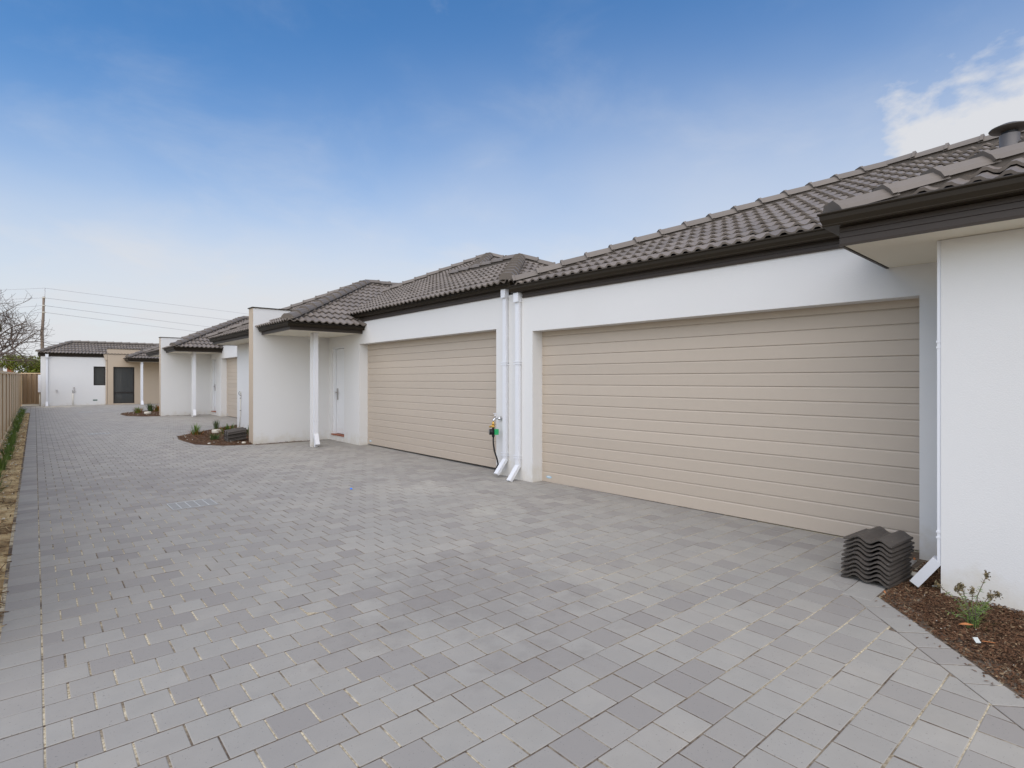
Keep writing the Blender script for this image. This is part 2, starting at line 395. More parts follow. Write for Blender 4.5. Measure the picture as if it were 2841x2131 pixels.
GRATES = [(1.19, 1.67, 7.34, 7.75), (1.08, 1.55, 18.5, 18.9), (1.46, 1.90, 30.6, 31.1)]
HOLES = [offset_poly(BEDR, PX+.004), offset_poly(BED1, .10), offset_poly(BED2, .10)]
polys = []          # (poly, full?)
rect_holes = [[(x0,y0),(x1,y0),(x1,y1),(x0,y1)] for x0, x1, y0, y1 in GRATES]
for k in range(-185, 44):
    ya = Y0 - (k+1)*PY; yb = Y0 - k*PY
    if ya < -1.6 or yb > 39.0: continue
    row = []
    if yb < 31.6: row.append((X0-PX, X0))
    else:
        x = X0-PX
        row.append((x, X0)); row.append((x-.40, x))
    x = X0; first = PX/2 if (k % 2 == 0) else PX
    row.append((x, x+first)); x += first
    while x < 5.95: row.append((x, x+PX)); x += PX
    for xa, xb in row:
        r = [(xa+JX, ya+JT), (xb-JX, ya+JT), (xb-JX, yb-JT), (xa+JX, yb-JT)]
        jx, jy = random.gauss(0, .0008), random.gauss(0, .0008)
        r = [(a+jx, b+jy) for a, b in r]
        pcs = [r]; cut = False
        for h in HOLES + rect_holes:
            hx0 = min(p[0] for p in h); hx1 = max(p[0] for p in h); hy0 = min(p[1] for p in h); hy1 = max(p[1] for p in h)
            if xb < hx0 or xa > hx1 or yb < hy0 or ya > hy1: continue
            new = []
            for p in pcs:
                q = subtract(p, h)
                if len(q) != 1 or abs(area(q[0])-area(p)) > 1e-6: cut = True
                new += q
            pcs = new
        for p in pcs:
            if area(p) > .0012: polys.append((p, not cut and len(pcs) == 1))
# soldier course round the right bed, laid along its slanting edge
def soldier(p, q, wdt, ln, outside):
    p, q = Vector(p), Vector(q); d = (q-p).normalized(); L = (q-p).length; nrm = Vector((d.y, -d.x)) * outside
    k = max(1, round(L/ln)); st = L/k
    for i in range(k):
        a = p+d*(i*st+JT); b = p+d*((i+1)*st-JT); r = [a, b, b+nrm*(wdt-JT), a+nrm*(wdt-JT)]
        r = [tuple(v) for v in r]
        if sum(r[i][0]*r[(i+1)%4][1]-r[(i+1)%4][0]*r[i][1] for i in range(4)) < 0: r = r[::-1]
        polys.append((r, False))
soldier(BEDR[0], BEDR[1], PX, .186, 1)
soldier((BEDR[0][0]-.13, BEDR[0][1]+.004), (BEDR[4][0], BEDR[4][1]+.004), PX*.98, .186, -1)
for B in (BED1, BED2):
    for i in range(0, 4): soldier(B[i], B[i+1], .095, .19, -1 if False else (1 if edges(B)[i][0]*(B[i+1][1]-B[i][1]) - edges(B)[i][1]*(B[i+1][0]-B[i][0]) > 0 else -1))
    soldier(B[0], B[-1], .095, .19, -1)

def paver_piece(mb, poly, zc, tx, ty, top=0.0):
    cx = sum(p[0] for p in poly)/len(poly); cy = sum(p[1] for p in poly)/len(poly); n = len(poly)
    vs = []
    for f, dzz in ((1, -.030), (1, -.0016), (None, 0)):
        for p in poly:
            if f is None:
                d = math.hypot(p[0]-cx, p[1]-cy); s = max(0, 1 - .0042/d) if d > 0 else 1
                x, y = cx+(p[0]-cx)*s, cy+(p[1]-cy)*s
            else: x, y = p
            vs.append((x, y, zc+dzz+(x-cx)*tx+(y-cy)*ty))
    fs = [tuple(2*n+i for i in range(n))]
    for r in (0, 1):
        for i in range(n): fs.append((r*n+i, r*n+(i+1)%n, (r+1)*n+(i+1)%n, (r+1)*n+i))
    mb.add(vs, fs)
def visible_size(p):
    cx = sum(q[0] for q in p)/len(p); cy = sum(q[1] for q in p)/len(p)
    s, c = math.sin(.7085), math.cos(.7085); d = cx*s+cy*c; r = cx*c-cy*s
    if d < .5: return 0
    x, y = r/d, 1.5/d
    if abs(x) > .95 or y > .74: return 0
    return area(p)*1.5/d**3
ranked = sorted(range(len(polys)), key=lambda i: -visible_size(polys[i][0]))
single = set(ranked[:300])
dm = MB()
dm.add([(X0-PX-.02, -1.7, gz(-1.7)-.0030), (6.05, -1.7, gz(-1.7)-.0030), (6.05, 39.2, gz(39.2)-.0030), (X0-PX-.02, 39.2, gz(39.2)-.0030)], [(0,1,2,3)])
dm.add([(X0-PX-.42, 31.6, gz(31.6)-.0030), (X0-PX-.02, 31.6, gz(31.6)-.0030), (X0-PX-.02, 39.2, gz(39.2)-.0030), (X0-PX-.42, 39.2, gz(39.2)-.0030)], [(0,1,2,3)])
driveway = tag(dm.build('driveway', 'joint'), kind='structure')
stuff = MB()
unit = {}
for i, (p, full) in enumerate(polys):
    cx = sum(q[0] for q in p)/len(p); cy = sum(q[1] for q in p)/len(p)
    zc = gz(cy) + random.gauss(0, .0007); tx, ty = random.gauss(0, .0035), random.gauss(0, .0035)+SLOPE
    if i in single:
        key = 'full' if full and abs(area(p)-((PX-2*JX)*(PY-2*JT))) < 1e-5 else None
        if key and key in unit: me = unit[key]
        else:
            mb = MB(); paver_piece(mb, [(a-cx, b-cy) for a, b in p], 0, 0, 0); me = mb.mesh('paver', 'paver')
            if key: unit[key] = me
        link('paver', me, driveway, Matrix.Translation((cx, cy, zc)) @ Matrix.Rotation(ty, 4, 'X') @ Matrix.Rotation(-tx, 4, 'Y'))
    else: paver_piece(stuff, p, zc, tx, ty)
tag(stuff.build('paver', 'paver', driveway, fix=False), kind='stuff')

# drain grates set into the paving
GL = ['galvanised drain cover in the paving, closest to the camera', 'pale drain cover in the paving level with the planted bed', 'small pale drain cover in the paving just before the far house']
for (x0, x1, y0, y1), lab in zip(GRATES, GL):
    z = gz(y0); t = thing('drain_cover', lab, 'drain cover', ((x0+x1)/2, (y0+y1)/2, z), group='drain covers in the driveway')
    o = ((x0+x1)/2, (y0+y1)/2, z)
    MB().box(x0+.004, x1-.004, y0+.004, y1-.004, z-.03, z+.0005).build('cover_plate', 'grate_conc', t, o)
    fr = MB(); fr.box(x0+.004, x1-.004, y0+.004, y0+.016, z-.02, z+.0035).box(x0+.004, x1-.05, y1-.016, y1-.004, z-.02, z+.0035).box(x0+.004, x0+.014, y0+.016, y1-.016, z-.02, z+.0035).box(x1-.014, x1-.004, y0+.016, y1-.016, z-.02, z+.002)
    fr.build('rim', 'grate_bar', t, o)
    for q in range(1, 5):
        xx = x0+.004+(x1-x0-.008)*q/5; MB().box(xx-.005, xx+.005, y0+.017, y1-.017, z-.012, z+.0035).build('bar', 'grate_bar', t, o)

# ------------------------------------------------------------------ garden beds
def bed(name, poly, m, z0, mound, step):
    xs = [p[0] for p in poly]; ys = [p[1] for p in poly]
    bm = bmesh.new(); nx = int((max(xs)-min(xs))/step)+1; ny = int((max(ys)-min(ys))/step)+1
    vs = [[bm.verts.new((min(xs)+(max(xs)-min(xs))*i/nx, min(ys)+(max(ys)-min(ys))*j/ny, 0)) for j in range(ny+1)] for i in range(nx+1)]
    for i in range(nx):
        for j in range(ny): bm.faces.new((vs[i][j], vs[i+1][j], vs[i+1][j+1], vs[i][j+1]))
    E_ = edges(poly)
    for a, b, c in E_:
        bmesh.ops.bisect_plane(bm, geom=bm.verts[:]+bm.edges[:]+bm.faces[:], plane_co=(a*c, b*c, 0), plane_no=(a, b, 0), clear_outer=True)
    for v in bm.verts:
        d = min(c-a*v.co.x-b*v.co.y for a, b, c in E_)
        f = min(1, d/.25)
        v.co.z = gz(v.co.y)+z0+mound*f+f*.025*mnoise.noise(v.co*5)+.008*mnoise.noise(v.co*23)
    me = bpy.data.meshes.new(name); bm.to_mesh(me); bm.free(); me.materials.append(M[m])
    o = bpy.data.objects.new(name, me); C.objects.link(o); return tag(o, kind='structure')
def inside(poly_e, x, y, m=0): return all(a*x+b*y <= c-m for a, b, c in poly_e)
def chips(name, poly, m, count, z0, mound, parent, lmin=.015, lmax=.06, spill=0.0, dens=None):
    E_ = edges(poly); xs = [p[0] for p in poly]; ys = [p[1] for p in poly]; mb = MB(); c = 0
    while c < count:
        x, y = random.uniform(min(xs), max(xs)), random.uniform(min(ys), max(ys))
        if not inside(E_, x, y, -spill): continue
        if dens and random.random() > dens(x, y): continue
        c += 1
        d = min(cc-a*x-b*y for a, b, cc in E_); f = max(0, min(1, d/.25))
        z = gz(y)+z0+mound*f+f*.025*mnoise.noise(Vector((x, y, 0))*5)+random.uniform(.0, .014)
        if d < .01: z = gz(y)+.004
        L = random.uniform(lmin, lmax)/2; w = random.uniform(.0018, .006); t = random.uniform(0, 2*math.pi); tl = random.gauss(0, .28) if d > .02 else 0
        ax = Vector((math.cos(t), math.sin(t), tl)) * L; ay = Vector((-math.sin(t), math.cos(t), random.gauss(0, .4))) * w; p = Vector((x, y, z))
        up = Vector((0, 0, w*.8))
        mb.add([p-ax-ay, p+ax-ay*.6, p+ax*1.05+ay*.6, p-ax*.95+ay, p+up], [(0,1,4),(1,2,4),(2,3,4),(3,0,4)])
    return tag(mb.build(name, m, parent, fix=False), kind='stuff')
VIS_R = [(4.44, 1.27), (2.8, -.3), (5.6, -.3), (5.62, 1.27)]
b = bed('garden_bed', BEDR, 'soil', -.012, .02, .05); chips('mulch', VIS_R, 'chips', 30000, -.006, .02, b, .004, .024)
chips('mulch', VIS_R, 'chips', 170, -.006, .02, b, .005, .03, spill=.07, dens=lambda x, y: 1.0 if min(c_-a_*x-b_*y for a_, b_, c_ in edges(VIS_R)) < .03 else .02)
def sprinkle(name, poly, m, count, smin, smax, parent, z0=.0):
    E_ = edges(poly); xs = [p[0] for p in poly]; ys = [p[1] for p in poly]; mb = MB(); c = 0
    while c < count:
        x, y = random.uniform(min(xs), max(xs)), random.uniform(min(ys), max(ys))
        if not inside(E_, x, y, .02): continue
        c += 1; r = random.uniform(smin, smax); p = Vector((x, y, gz(y)+z0+.02))
        mb.add([p+Vector((r*random.uniform(.6,1.3)*a, r*random.uniform(.6,1.3)*bb, r*.6*cc)) for a, bb, cc in ((1,0,0),(0,1,0),(-1,0,0),(0,-1,0),(0,0,1),(0,0,-1))],
               [(0,1,4),(1,2,4),(2,3,4),(3,0,4),(1,0,5),(2,1,5),(3,2,5),(0,3,5)])
    return tag(mb.build(name, m, parent, fix=False), kind='stuff')
sprinkle('gravel', VIS_R, 'pebble', 120, .002, .005, b)
for B in (BED1, BED2):
    b = bed('garden_bed', B, 'soil', -.008, .04, .12)
    chips('mulch', B, 'chips', 5200 if B is BED1 else 1800, .0, .04, b, .03, .10); sprinkle('gravel', B, 'pebble', 70, .008, .02, b, .03)
STRIP = [(-.60, -1.6), (X0-PX-.008, -1.6), (X0-PX-.008, 31.5), (-.60, 31.5)]
b = bed('garden_bed', STRIP, 'soil_sandy', -.012, .012, .11)
chips('mulch', [(-.58, 3.5), (-.165, 3.5), (-.165, 31.5), (-.58, 31.5)], 'chips_straw', 3800, -.004, .012, b, .02, .09, dens=lambda x, y: .45+.9*max(0, mnoise.noise(Vector((x*1.5, y*.9, 3)))+.35))
sprinkle('gravel', [(-.58, 3.5), (-.17, 3.5), (-.17, 31.5), (-.58, 31.5)], 'pebble', 160, .008, .022, b)
tail = bed('sand_strip', [(-.60, 31.5), (X0-PX-.41, 31.5), (X0-PX-.41, 43.4), (-.60, 43.4)], 'soil_sandy', -.008, .01, .2)

# ------------------------------------------------------------------ roofs
TW, TG, TL, TH = .30, .32, .385, .040
NS = 10
def tile_h(u): return TH * (.5 - .5*math.cos(2*math.pi*(u/TW*2)))**1.25
def tile_faces():
    """list of polygons (u, v, h) with h above the batten plane"""
    F = []; us = [TW*i/NS for i in range(NS+1)]; lift = .040; th = .024
    def top(u, v): return tile_h(u)+lift*(1-v/TL)+.004
    for i in range(NS):
        a, b_ = us[i], us[i+1]
        F.append([(a,0,top(a,0)),(b_,0,top(b_,0)),(b_,TL,top(b_,TL)),(a,TL,top(a,TL))])
        F.append([(a,0,top(a,0)-th),(b_,0,top(b_,0)-th),(b_,0,top(b_,0)),(a,0,top(a,0))])
    for e in (0, TW):
        F.append([(e,0,top(e,0)-th),(e,0,top(e,0)),(e,TL,top(e,TL)),(e,TL,top(e,TL)-th)])
    return F
TF = tile_faces()
def poly_mesh(name, faces, m):
    vs, fs, idx, sm = [], [], {}, []
    for f in faces:
        ids = []
        for p in f:
            k = (round(p[0], 4), round(p[1], 4), round(p[2], 4))
            if k not in idx: idx[k] = len(vs); vs.append(p)
            if idx[k] not in ids: ids.append(idx[k])
        if len(ids) > 2: fs.append(ids)
    me = bpy.data.meshes.new(name); me.from_pydata(vs, [], fs); me.materials.append(M[m]); return me
TILE_ME = poly_mesh('roof_tile', TF, 'tile')

class Roof:
    """collects tiles of a house: biggest-looking 300 become parts, the rest one part"""
    def __init__(s, base, house_world): s.base = base; s.items = []; s.hw = house_world
    def face(s, origin, eave, pitch, plan, u_off=0.0, hide=0, umin=-99):
        """origin: point on the eave line; eave: unit plan vector; up-slope = left of eave; plan: convex CCW/any list of (x,y)"""
        o = Vector(origin); e = Vector((*eave, 0)).normalized(); q = Vector((-e.y, e.x, 0)); cs, sn = math.cos(pitch), math.sin(pitch)
        up = q*cs + Vector((0,0,sn)); nm = e.cross(up)
        uv = [((Vector((x, y, 0))-Vector((o.x, o.y, 0))).dot(e), (Vector((x, y, 0))-Vector((o.x, o.y, 0))).dot(q)/cs) for x, y in plan]
        if sum(uv[i][0]*uv[(i+1)%len(uv)][1]-uv[(i+1)%len(uv)][0]*uv[i][1] for i in range(len(uv))) < 0: uv = uv[::-1]
        E_ = edges(uv); u0, u1 = min(p[0] for p in uv), max(p[0] for p in uv); v0, v1 = min(p[1] for p in uv), max(p[1] for p in uv)
        B = Matrix(((e.x, up.x, nm.x, o.x), (e.y, up.y, nm.y, o.y), (e.z, up.z, nm.z, o.z), (0,0,0,1)))
        i0 = int(math.floor((v0+1e-6)/TG))
        for i in range(i0, int(math.ceil(v1/TG))):
            for j in range(int(math.floor((u0-u_off)/TW))-1, int(math.ceil((u1-u_off)/TW))+1):
                ua, va = j*TW+u_off, i*TG-(.035 if i == 0 else 0)
                cor = [(ua, va+.04), (ua+TW, va+.04), (ua+TW, va+TG), (ua, va+TG)]
                ins = [inside(E_, *c, -.001) for c in cor]
                T = B @ Matrix.Translation((ua, va, 0))
                if all(ins): s.items.append((None, T, hide)); continue
                rect = cor
                for a, b_, c in E_: rect = clip(rect, a, b_, c) if rect else rect
                if len(rect) < 3 or area(rect) < .002: continue
                fs = []
                for f in TF:
                    p = [(x+ua, y+va, z) for x, y, z in f]
                    for a, b_, c in E_:
                        if abs(a) < .01 and b_ < 0: continue        # eave edge stays
                        p = clip(p, a, b_, c)
                        if len(p) < 3: break
                    if len(p) > 2: fs.append([(x-ua, y-va, z) for x, y, z in p])
                if fs: s.items.append((fs, T, hide))
    def finish(s, limit=300):
        W = s.hw; cp = Vector((0,0,1.5)); sn, cs = math.sin(.7085), math.cos(.7085)
        def key(it):
            p = W @ (it[1] @ Vector((.15, .16, 0))); d = p.x*sn+p.y*cs; r = p.x*cs-p.y*sn
            if d < .5 or abs(r/d) > .95: return 1e9
            return (p-cp).length + (1e3 if it[2] else 0)
        s.items.sort(key=key); rest = MB()
        for k, (fs, T, hd) in enumerate(s.items):
            jit = Matrix.Rotation(random.gauss(0, .003), 4, 'Z') @ Matrix.Translation((0, 0, random.gauss(0, .0012)))
            if k < limit and not hd:
                me = TILE_ME if fs is None else poly_mesh('roof_tile', fs, 'tile')
                link('roof_tile', me, s.base, T @ jit)
            else:
                for f in (fs or TF):
                    rest.add([(T @ jit) @ Vector(p) for p in f], [tuple(range(len(f)))])
        if rest.v: tag(rest.build('roof_tile', 'tile', s.base, fix=False), kind='stuff')
CAPP = [(-.128, -.020), (-.110, .018), (-.058, .068), (.058, .068), (.110, .018), (.128, -.020)]
def cap_mesh():
    mb = MB(); L = .42
    rows = []
    for x, s_, dz_ in ((0, 1.10, .016), (.035, 1.10, .014), (.037, 1.0, .010), (L, .93, -.010)):
        rows.append([(x, a*s_, z*s_+dz_) for a, z in CAPP])
    th = [(0, a*.96, z*.86+.004) for a, z in CAPP]
    allr = [th]+rows; n = len(CAPP); vs = [p for r in allr for p in r]
    fs = [(i*n+k, (i+1)*n+k, (i+1)*n+k+1, i*n+k+1) for i in range(len(allr)-1) for k in range(n-1)]+[tuple(range(n))]
    mb.add(vs, fs); return mb.mesh('ridge_tile', 'cap')
CAP_ME = cap_mesh()
def caps(base, p, q, lift=.062, start=0.0, bed_w=.105):
    """hip or ridge from low p to high q"""
    p, q = Vector(p), Vector(q); d = (q-p); L = d.length; d.normalize()
    side = d.cross(Vector((0,0,1))).normalized(); up = side.cross(d).normalized()
    st = .375; k = int(round(L/st)); st = L/k
    for i in range(k):
        o = p+d*(i*st+start)+up*(lift+.004)
        Bm = Matrix(((d.x, side.x, up.x, o.x), (d.y, side.y, up.y, o.y), (d.z, side.z, up.z, o.z), (0,0,0,1)))
        link('ridge_tile', CAP_ME, base, Bm @ Matrix.Rotation(random.gauss(0, .008), 4, 'Z'))
    mb = MB(); p = p+d*.14; prof = [(-bed_w-.015, -.05), (-bed_w, .0), (-bed_w+.020, lift+.015), (-.05, lift+.052), (.05, lift+.052), (bed_w-.020, lift+.015), (bed_w, .0), (bed_w+.015, -.05)]
    n = len(prof); vs = [pt+side*a+up*z for pt in (p, q) for a, z in prof]
    mb.add(vs, [(k_, k_+1, n+k_+1, n+k_) for k_ in range(n-1)]+[tuple(range(n))])
    mb.build('mortar', 'mortar', base)
def hip_sheet(mb, x0, x1, y0, y1, z0, t):
    """underlay of a hipped roof, just below the tiles"""
    w, l = x1-x0, y1-y0; h = min(w, l)/2
    if w <= l: a, b_ = (x0+h, y0+h, z0+h*t), (x0+h, y1-h, z0+h*t)
    else: a, b_ = (x0+h, y0+h, z0+h*t), (x1-h, y0+h, z0+h*t)
    v = [(x0,y0,z0),(x1,y0,z0),(x1,y1,z0),(x0,y1,z0), a, b_]
    if w <= l: f = [(0,1,4),(1,2,5,4),(2,3,5),(3,0,4,5)]
    else: f = [(0,1,5,4),(1,2,5),(2,3,4,5),(3,0,4)]
    mb.add(v, f)

GUT = [(0,0),(.100,0),(.112,-.004),(.116,-.012),(.110,-.020),(.103,-.024),(.100,-.055),(.090,-.078),(.086,-.088),(.090,-.094),(.084,-.104),(0,-.104)]
def FAS(zb, zt): 
    h = zt-zb; P = [(0, zb), (.020, zb), (.022, zb+.012), (.018, zb+.016), (.018, zb+h*.42), (.013, zb+h*.44), (.018, zb+h*.46), (.018, zb+h*.72), (.013, zb+h*.74), (.018, zb+h*.76), (.018, zt), (0, zt)]
    return P

def garage_door(house, x, y0, y1, zb, zt, off, label=None):
    """sectional door in plane x (front face), facing -X; every horizontal strip is a panel"""
    d = MB().box(x+.0145, x+.045, y0-.05, y1+.05, zb, zt+.05).build('garage_door', 'panel', house, off)
    step = .1415; z = zb; k = 0; first = zb+.150
    lines = [zb]
    zz = first
    while zz < zt-.06: lines.append(zz); zz += step
    lines.append(zt+.04)
    for a, b_ in zip(lines[:-1], lines[1:]):
        prof = [(.014, a+.0006), (.0030, a+.0006), (.0, a+.004), (0, b_-.018), (.0085, b_-.002), (.014, b_-.0006)]
        n = len(prof); vs = [(x+p, y, z_) for y in (y0-.03, y1+.03) for p, z_ in prof]
        MB().add(vs, [(i, (i+1)%n, n+(i+1)%n, n+i) for i in range(n)]+[tuple(range(n)), tuple(range(n, 2*n))]).build('panel', 'panel', d, off)
    mb = MB(); c = Vector((x-.0015, y1-.14, zb+.075)); nn = 16
    mb.add([c+Vector((0, .055*math.cos(2*math.pi*i/nn), .020*math.sin(2*math.pi*i/nn))) for i in range(nn)], [tuple(range(nn))])
    mb.build('sticker', 'sticker_blue', d, off)
    mb = MB().add([c+Vector((-.001, .038*math.cos(2*math.pi*i/nn), .004+.007*math.sin(2*math.pi*i/nn))) for i in range(nn)], [tuple(range(nn))]); mb.build('logo', 'white_metal', d, off)
    return d
def downpipe(house, off, x, y, ztop, zbot, w=.078, dp=.042, head=True, kick=(-1, 0), brk=(.36, 1.76), name='downpipe', kl=.17):
    """flat pipe against a wall at x, standing out in -X"""
    o = MB().box(x-dp-.012, x-.012, y-w/2, y+w/2, zbot+.23, ztop).build(name, 'white_metal', house, off)
    kx, ky = kick; c0 = Vector((x-.012-dp/2, y, zbot+.23)); c1 = c0+Vector((kx*kl, ky*kl, -.20))
    d = (c1-c0).normalized(); wv = Vector((0, w/2+.002, 0)) if abs(kx) else Vector((dp/2+.002, 0, 0)); nv = d.cross(wv).normalized()*(dp/2+.002 if abs(kx) else w/2+.002)
    MB().obox((c0+c1)/2, d*((c1-c0).length/2+.012), wv, nv).build('shoe', 'white_metal', o, off)
    if head: MB().box(x-dp-.040, x-.005, y-w/2-.012, y+w/2+.012, ztop-.06, ztop+.075).build('rainhead', 'white_metal', o, off)
    for bz in brk:
        mb = MB()
        for dz_ in (-.018, .018): mb.box(x-dp-.018, x-.002, y-w/2-.010, y+w/2+.035, bz+dz_-.008, bz+dz_+.008)
        mb.build('bracket', 'white_metal', o, off)
    return o

# ------------------------------------------------------------------ near house (local axes: x away from the drive, y along it)
NO = (5.488, 6.21, 0.0)
near = thing('house', 'white house with the large beige double garage nearest the camera', 'house', NO, R(2.0))
NWm = Matrix.Translation(NO) @ Matrix.Rotation(R(2.0), 4, 'Z')
w = MB()
w.box(0, .24, -.254, .15, -.3, 2.72).box(0, .24, -4.884, -.254, 2.215, 2.72).box(0, .24, -5.18, -4.884, -.3, 2.72)
w.box(.24, .9, -5.4, -4.886, -.3, 2.72)
w.box(-.872, .0, -9.0, -5.18, -.3, 2.475).box(.9, 9, -9.0, -4.9, -.3, 2.7).box(.24, 9, -.25, .15, -.3, 2.7)
w.build('wall', 'stucco', near)
garage_door(near, .20, -4.884, -.254, .012, 2.215, (0,0,0))
MB().box(.205, .9, -4.88, -.256, -.004, .004).build('garage_floor', 'sand', near)
MB().sweep(FAS(2.715, 2.815), [(0, -.06, 0), (0, -4.62, 0)], -1).build('fascia', 'fascia', near)
gp = [(o_+.018, z) for o_, z in GUT]
MB().sweep(gp, [(0, .13, 2.905), (0, -4.66, 2.905)], -1).build('gutter', 'gutter', near)
# projecting bay at the right: soffit, fascia, gutter
MB().box(-1.20, .0, -9.0, -4.67, 2.478, 2.486).build('soffit', 'soffit', near)
MB().sweep(FAS(2.472, 2.605), [(0.0, -4.665, 0), (-1.195, -4.665, 0), (-1.195, -9.0, 0)], -1).build('fascia', 'fascia', near)
MB().sweep(gp, [(.0, -4.665, 2.712), (-1.195, -4.665, 2.712), (-1.195, -9.0, 2.712)], -1).build('gutter', 'gutter', near)
tn = math.tan(R(23.3)); PN = R(23.3); tq = math.tan(R(24.5)); PQ = R(24.5)
sheet = MB()
zr = 2.875; ex = -.075; ax_ = 3.72; hr = zr+(ax_-ex)*tn
sheet.add([(ex,.045,zr),(ex,-9.5,zr),(ax_,-9.5,hr),(ax_,-3.75,hr),(7.6,.045,zr),(7.6,-9.5,zr)], [(0,1,2,3),(0,3,4),(3,2,5,4)])
zp = 2.625; px_, py_ = -1.235, -4.585; hp = zp+2*tq
sheet.add([(px_,py_,zp),(px_,-9.5,zp),(px_+2,-9.5,hp),(px_+2,py_-2,hp),(px_+4,py_,zp),(px_+4,-9.5,zp)], [(0,1,2,3),(0,3,4),(3,2,5,4)])
nroof = sheet.build('roof', 'mortar', near)
rf = Roof(nroof, NWm)
rf.face((ex, .045, zr+.012), (0, -1), PN, [(ex, .045), (ex, -4.95), (ax_, -8.75), (ax_, -3.75)], u_off=.05)
rf.face((px_, py_, zp+.012), (0, -1), PQ, [(px_, py_), (px_, -7.4), (px_+2, -7.4), (px_+2, py_-2)], u_off=.13)
rf.finish()
caps(nroof, (ex, .045, zr+.02), (ax_, -3.75, hr+.02))
caps(nroof, (ax_, -8.5, hr+.02), (ax_, -3.75, hr+.02))
caps(nroof, (px_+.03, py_-.03, zp+.02), (px_+2, py_-2, hp+.02))
downpipe(near, (0,0,0), 0, .02, 2.72, 0.0)
# pipe tucked behind the bay corner
o = MB().box(-.866, -.78, -5.178, -5.158, .22, 2.475).build('downpipe', 'white_metal', near)
c0, c1 = Vector((-.825, -5.155, .23)), Vector((-.80, -5.02, .03)); d = (c1-c0).normalized()
MB().obox((c0+c1)/2, d*.125, Vector((.042, 0, 0)), d.cross(Vector((1,0,0))).normalized()*.032).build('shoe', 'white_metal', o)
for bz in (.42, 1.75):
    mb = MB()
    for dz_ in (-.02, .02): mb.box(-.870, -.77, -5.179, -5.152, bz+dz_-.007, bz+dz_+.007)
    mb.build('bracket', 'white_metal', o)
fl = (1.66, -5.29, 3.43)
f_ = MB().lathe([(.080, 0), (.080, .50)], fl, 24).build('flue_pipe', 'flue', near)
MB().lathe([(.0, .615), (.08, .60), (.155, .568), (.162, .560), (.156, .552), (.10, .535), (.0, .51)], fl, 28).build('flue_hat', 'hat', f_)
MB().lathe([(.066, .49), (.066, .54)], fl, 16).build('flue_neck', 'black', f_)

# ------------------------------------------------------------------ unit house (built once, copied up the drive)
UO = (5.55, 6.42, 0.0); UZ = .045
unit_h = thing('house', 'white house with slim entry column, white door and beige garage behind the first garage', 'house', UO)
UW = Matrix.Translation(UO)
t5 = math.tan(R(25)); P5 = R(25)
xw = 5.55
w = MB()
w.box(xw, xw+.24, 6.36, 6.86, -.3, 2.81).box(xw, xw+.24, 6.86, 11.756, 2.311, 2.81).box(xw, xw+.24, 11.756, 12.57, -.3, 2.81)
w.box(xw, xw+.24, 12.57, 13.285, 2.305, 2.81).box(xw, xw+.24, 12.57, 13.285, -.3, .165).box(xw, xw+.24, 13.285, 13.5, -.3, 2.81)
w.box(4.56, 4.80, 13.77, 17.86, -.3, 2.55).box(4.80, 5.8, 17.62, 17.86, -.3, 2.55)
w.box(5.55, 5.79, 17.86, 18.6, -.3, 2.81)
w.build('wall', 'stucco', unit_h, UO)
wing = MB().box(3.772, 5.9, 13.452, 13.766, -.3, 2.60).box(3.772, 4.95, 13.452, 13.766, 2.60, 3.150).build('wing_wall', 'stucco', unit_h, UO)
MB().box(3.766, 3.771, 13.455, 13.764, -.3, 3.149).build('end_face', 'tan', wing, UO)
MB().box(3.745, 4.97, 13.430, 13.79, 3.150, 3.170).build('capping', 'gutter', wing, UO)
garage_door(unit_h, xw+.20, 6.86, 11.756, UZ+.012, 2.311, UO)
# front door
fd = MB().box(xw+.10, xw+.14, 12.60, 13.217, .205, 2.262).build('front_door', 'door', unit_h, UO)
for za, zb_ in ((.62, .66), (1.0, 1.13), (1.58, 1.70), (2.10, 2.14), (.33, .35)):
    mb = MB()
    for z in (za, zb_): mb.box(xw+.094, xw+.101, 12.60, 13.12, z-.006, z+.006)
    mb.build('door_moulding', 'door', fd, UO)
fr = MB().box(xw+.03, xw+.13, 13.23, 13.284, .19, 2.304).box(xw+.03, xw+.13, 12.571, 13.23, 2.27, 2.304).build('door_frame', 'door', unit_h, UO)
MB().box(xw-.025, xw+.13, 12.572, 13.283, .166, .192).build('door_sill', 'sill', unit_h, UO)
hd = MB().box(xw+.085, xw+.10, 13.13, 13.18, 1.02, 1.30).tube([(xw+.09, 13.155, 1.2), (xw+.04, 13.155, 1.2), (xw+.035, 13.03, 1.2)], .011, 8).build('handle', 'steel', fd, UO)
# porch and front eaves
MB().box(3.98, 5.548, 11.62, 13.45, 2.545, 2.553).box(3.98, 4.56, 13.768, 18.05, 2.545, 2.553).box(4.56, 5.9, 17.862, 18.05, 2.545, 2.553).build('soffit', 'soffit', unit_h, UO)
MB().sweep(FAS(2.535, 2.615), [(5.545, 11.61, 0), (3.97, 11.61, 0), (3.97, 13.448, 0)], 1).build('fascia', 'fascia', unit_h, UO)
MB().sweep(FAS(2.535, 2.615), [(3.97, 13.77, 0), (3.97, 18.06, 0), (6.5, 18.06, 0)], 1).build('fascia', 'fascia', unit_h, UO)
gp0 = GUT
MB().sweep(gp0, [(5.56, 11.59, 2.715), (3.98, 11.59, 2.715), (3.98, 13.45, 2.715)], 1).build('gutter', 'gutter', unit_h, UO)
MB().sweep(gp0, [(3.98, 13.768, 2.715), (3.98, 18.05, 2.715), (6.5, 18.05, 2.715)], 1).build('gutter', 'gutter', unit_h, UO)
MB().sweep(FAS(2.805, 2.915), [(xw, 12.10, 0), (xw, 6.62, 0)], -1).build('fascia', 'fascia', unit_h, UO)
MB().sweep([(o_+.018, z) for o_, z in GUT], [(xw, 12.13, 3.005), (xw, 6.39, 3.005)], -1).build('gutter', 'gutter', unit_h, UO)
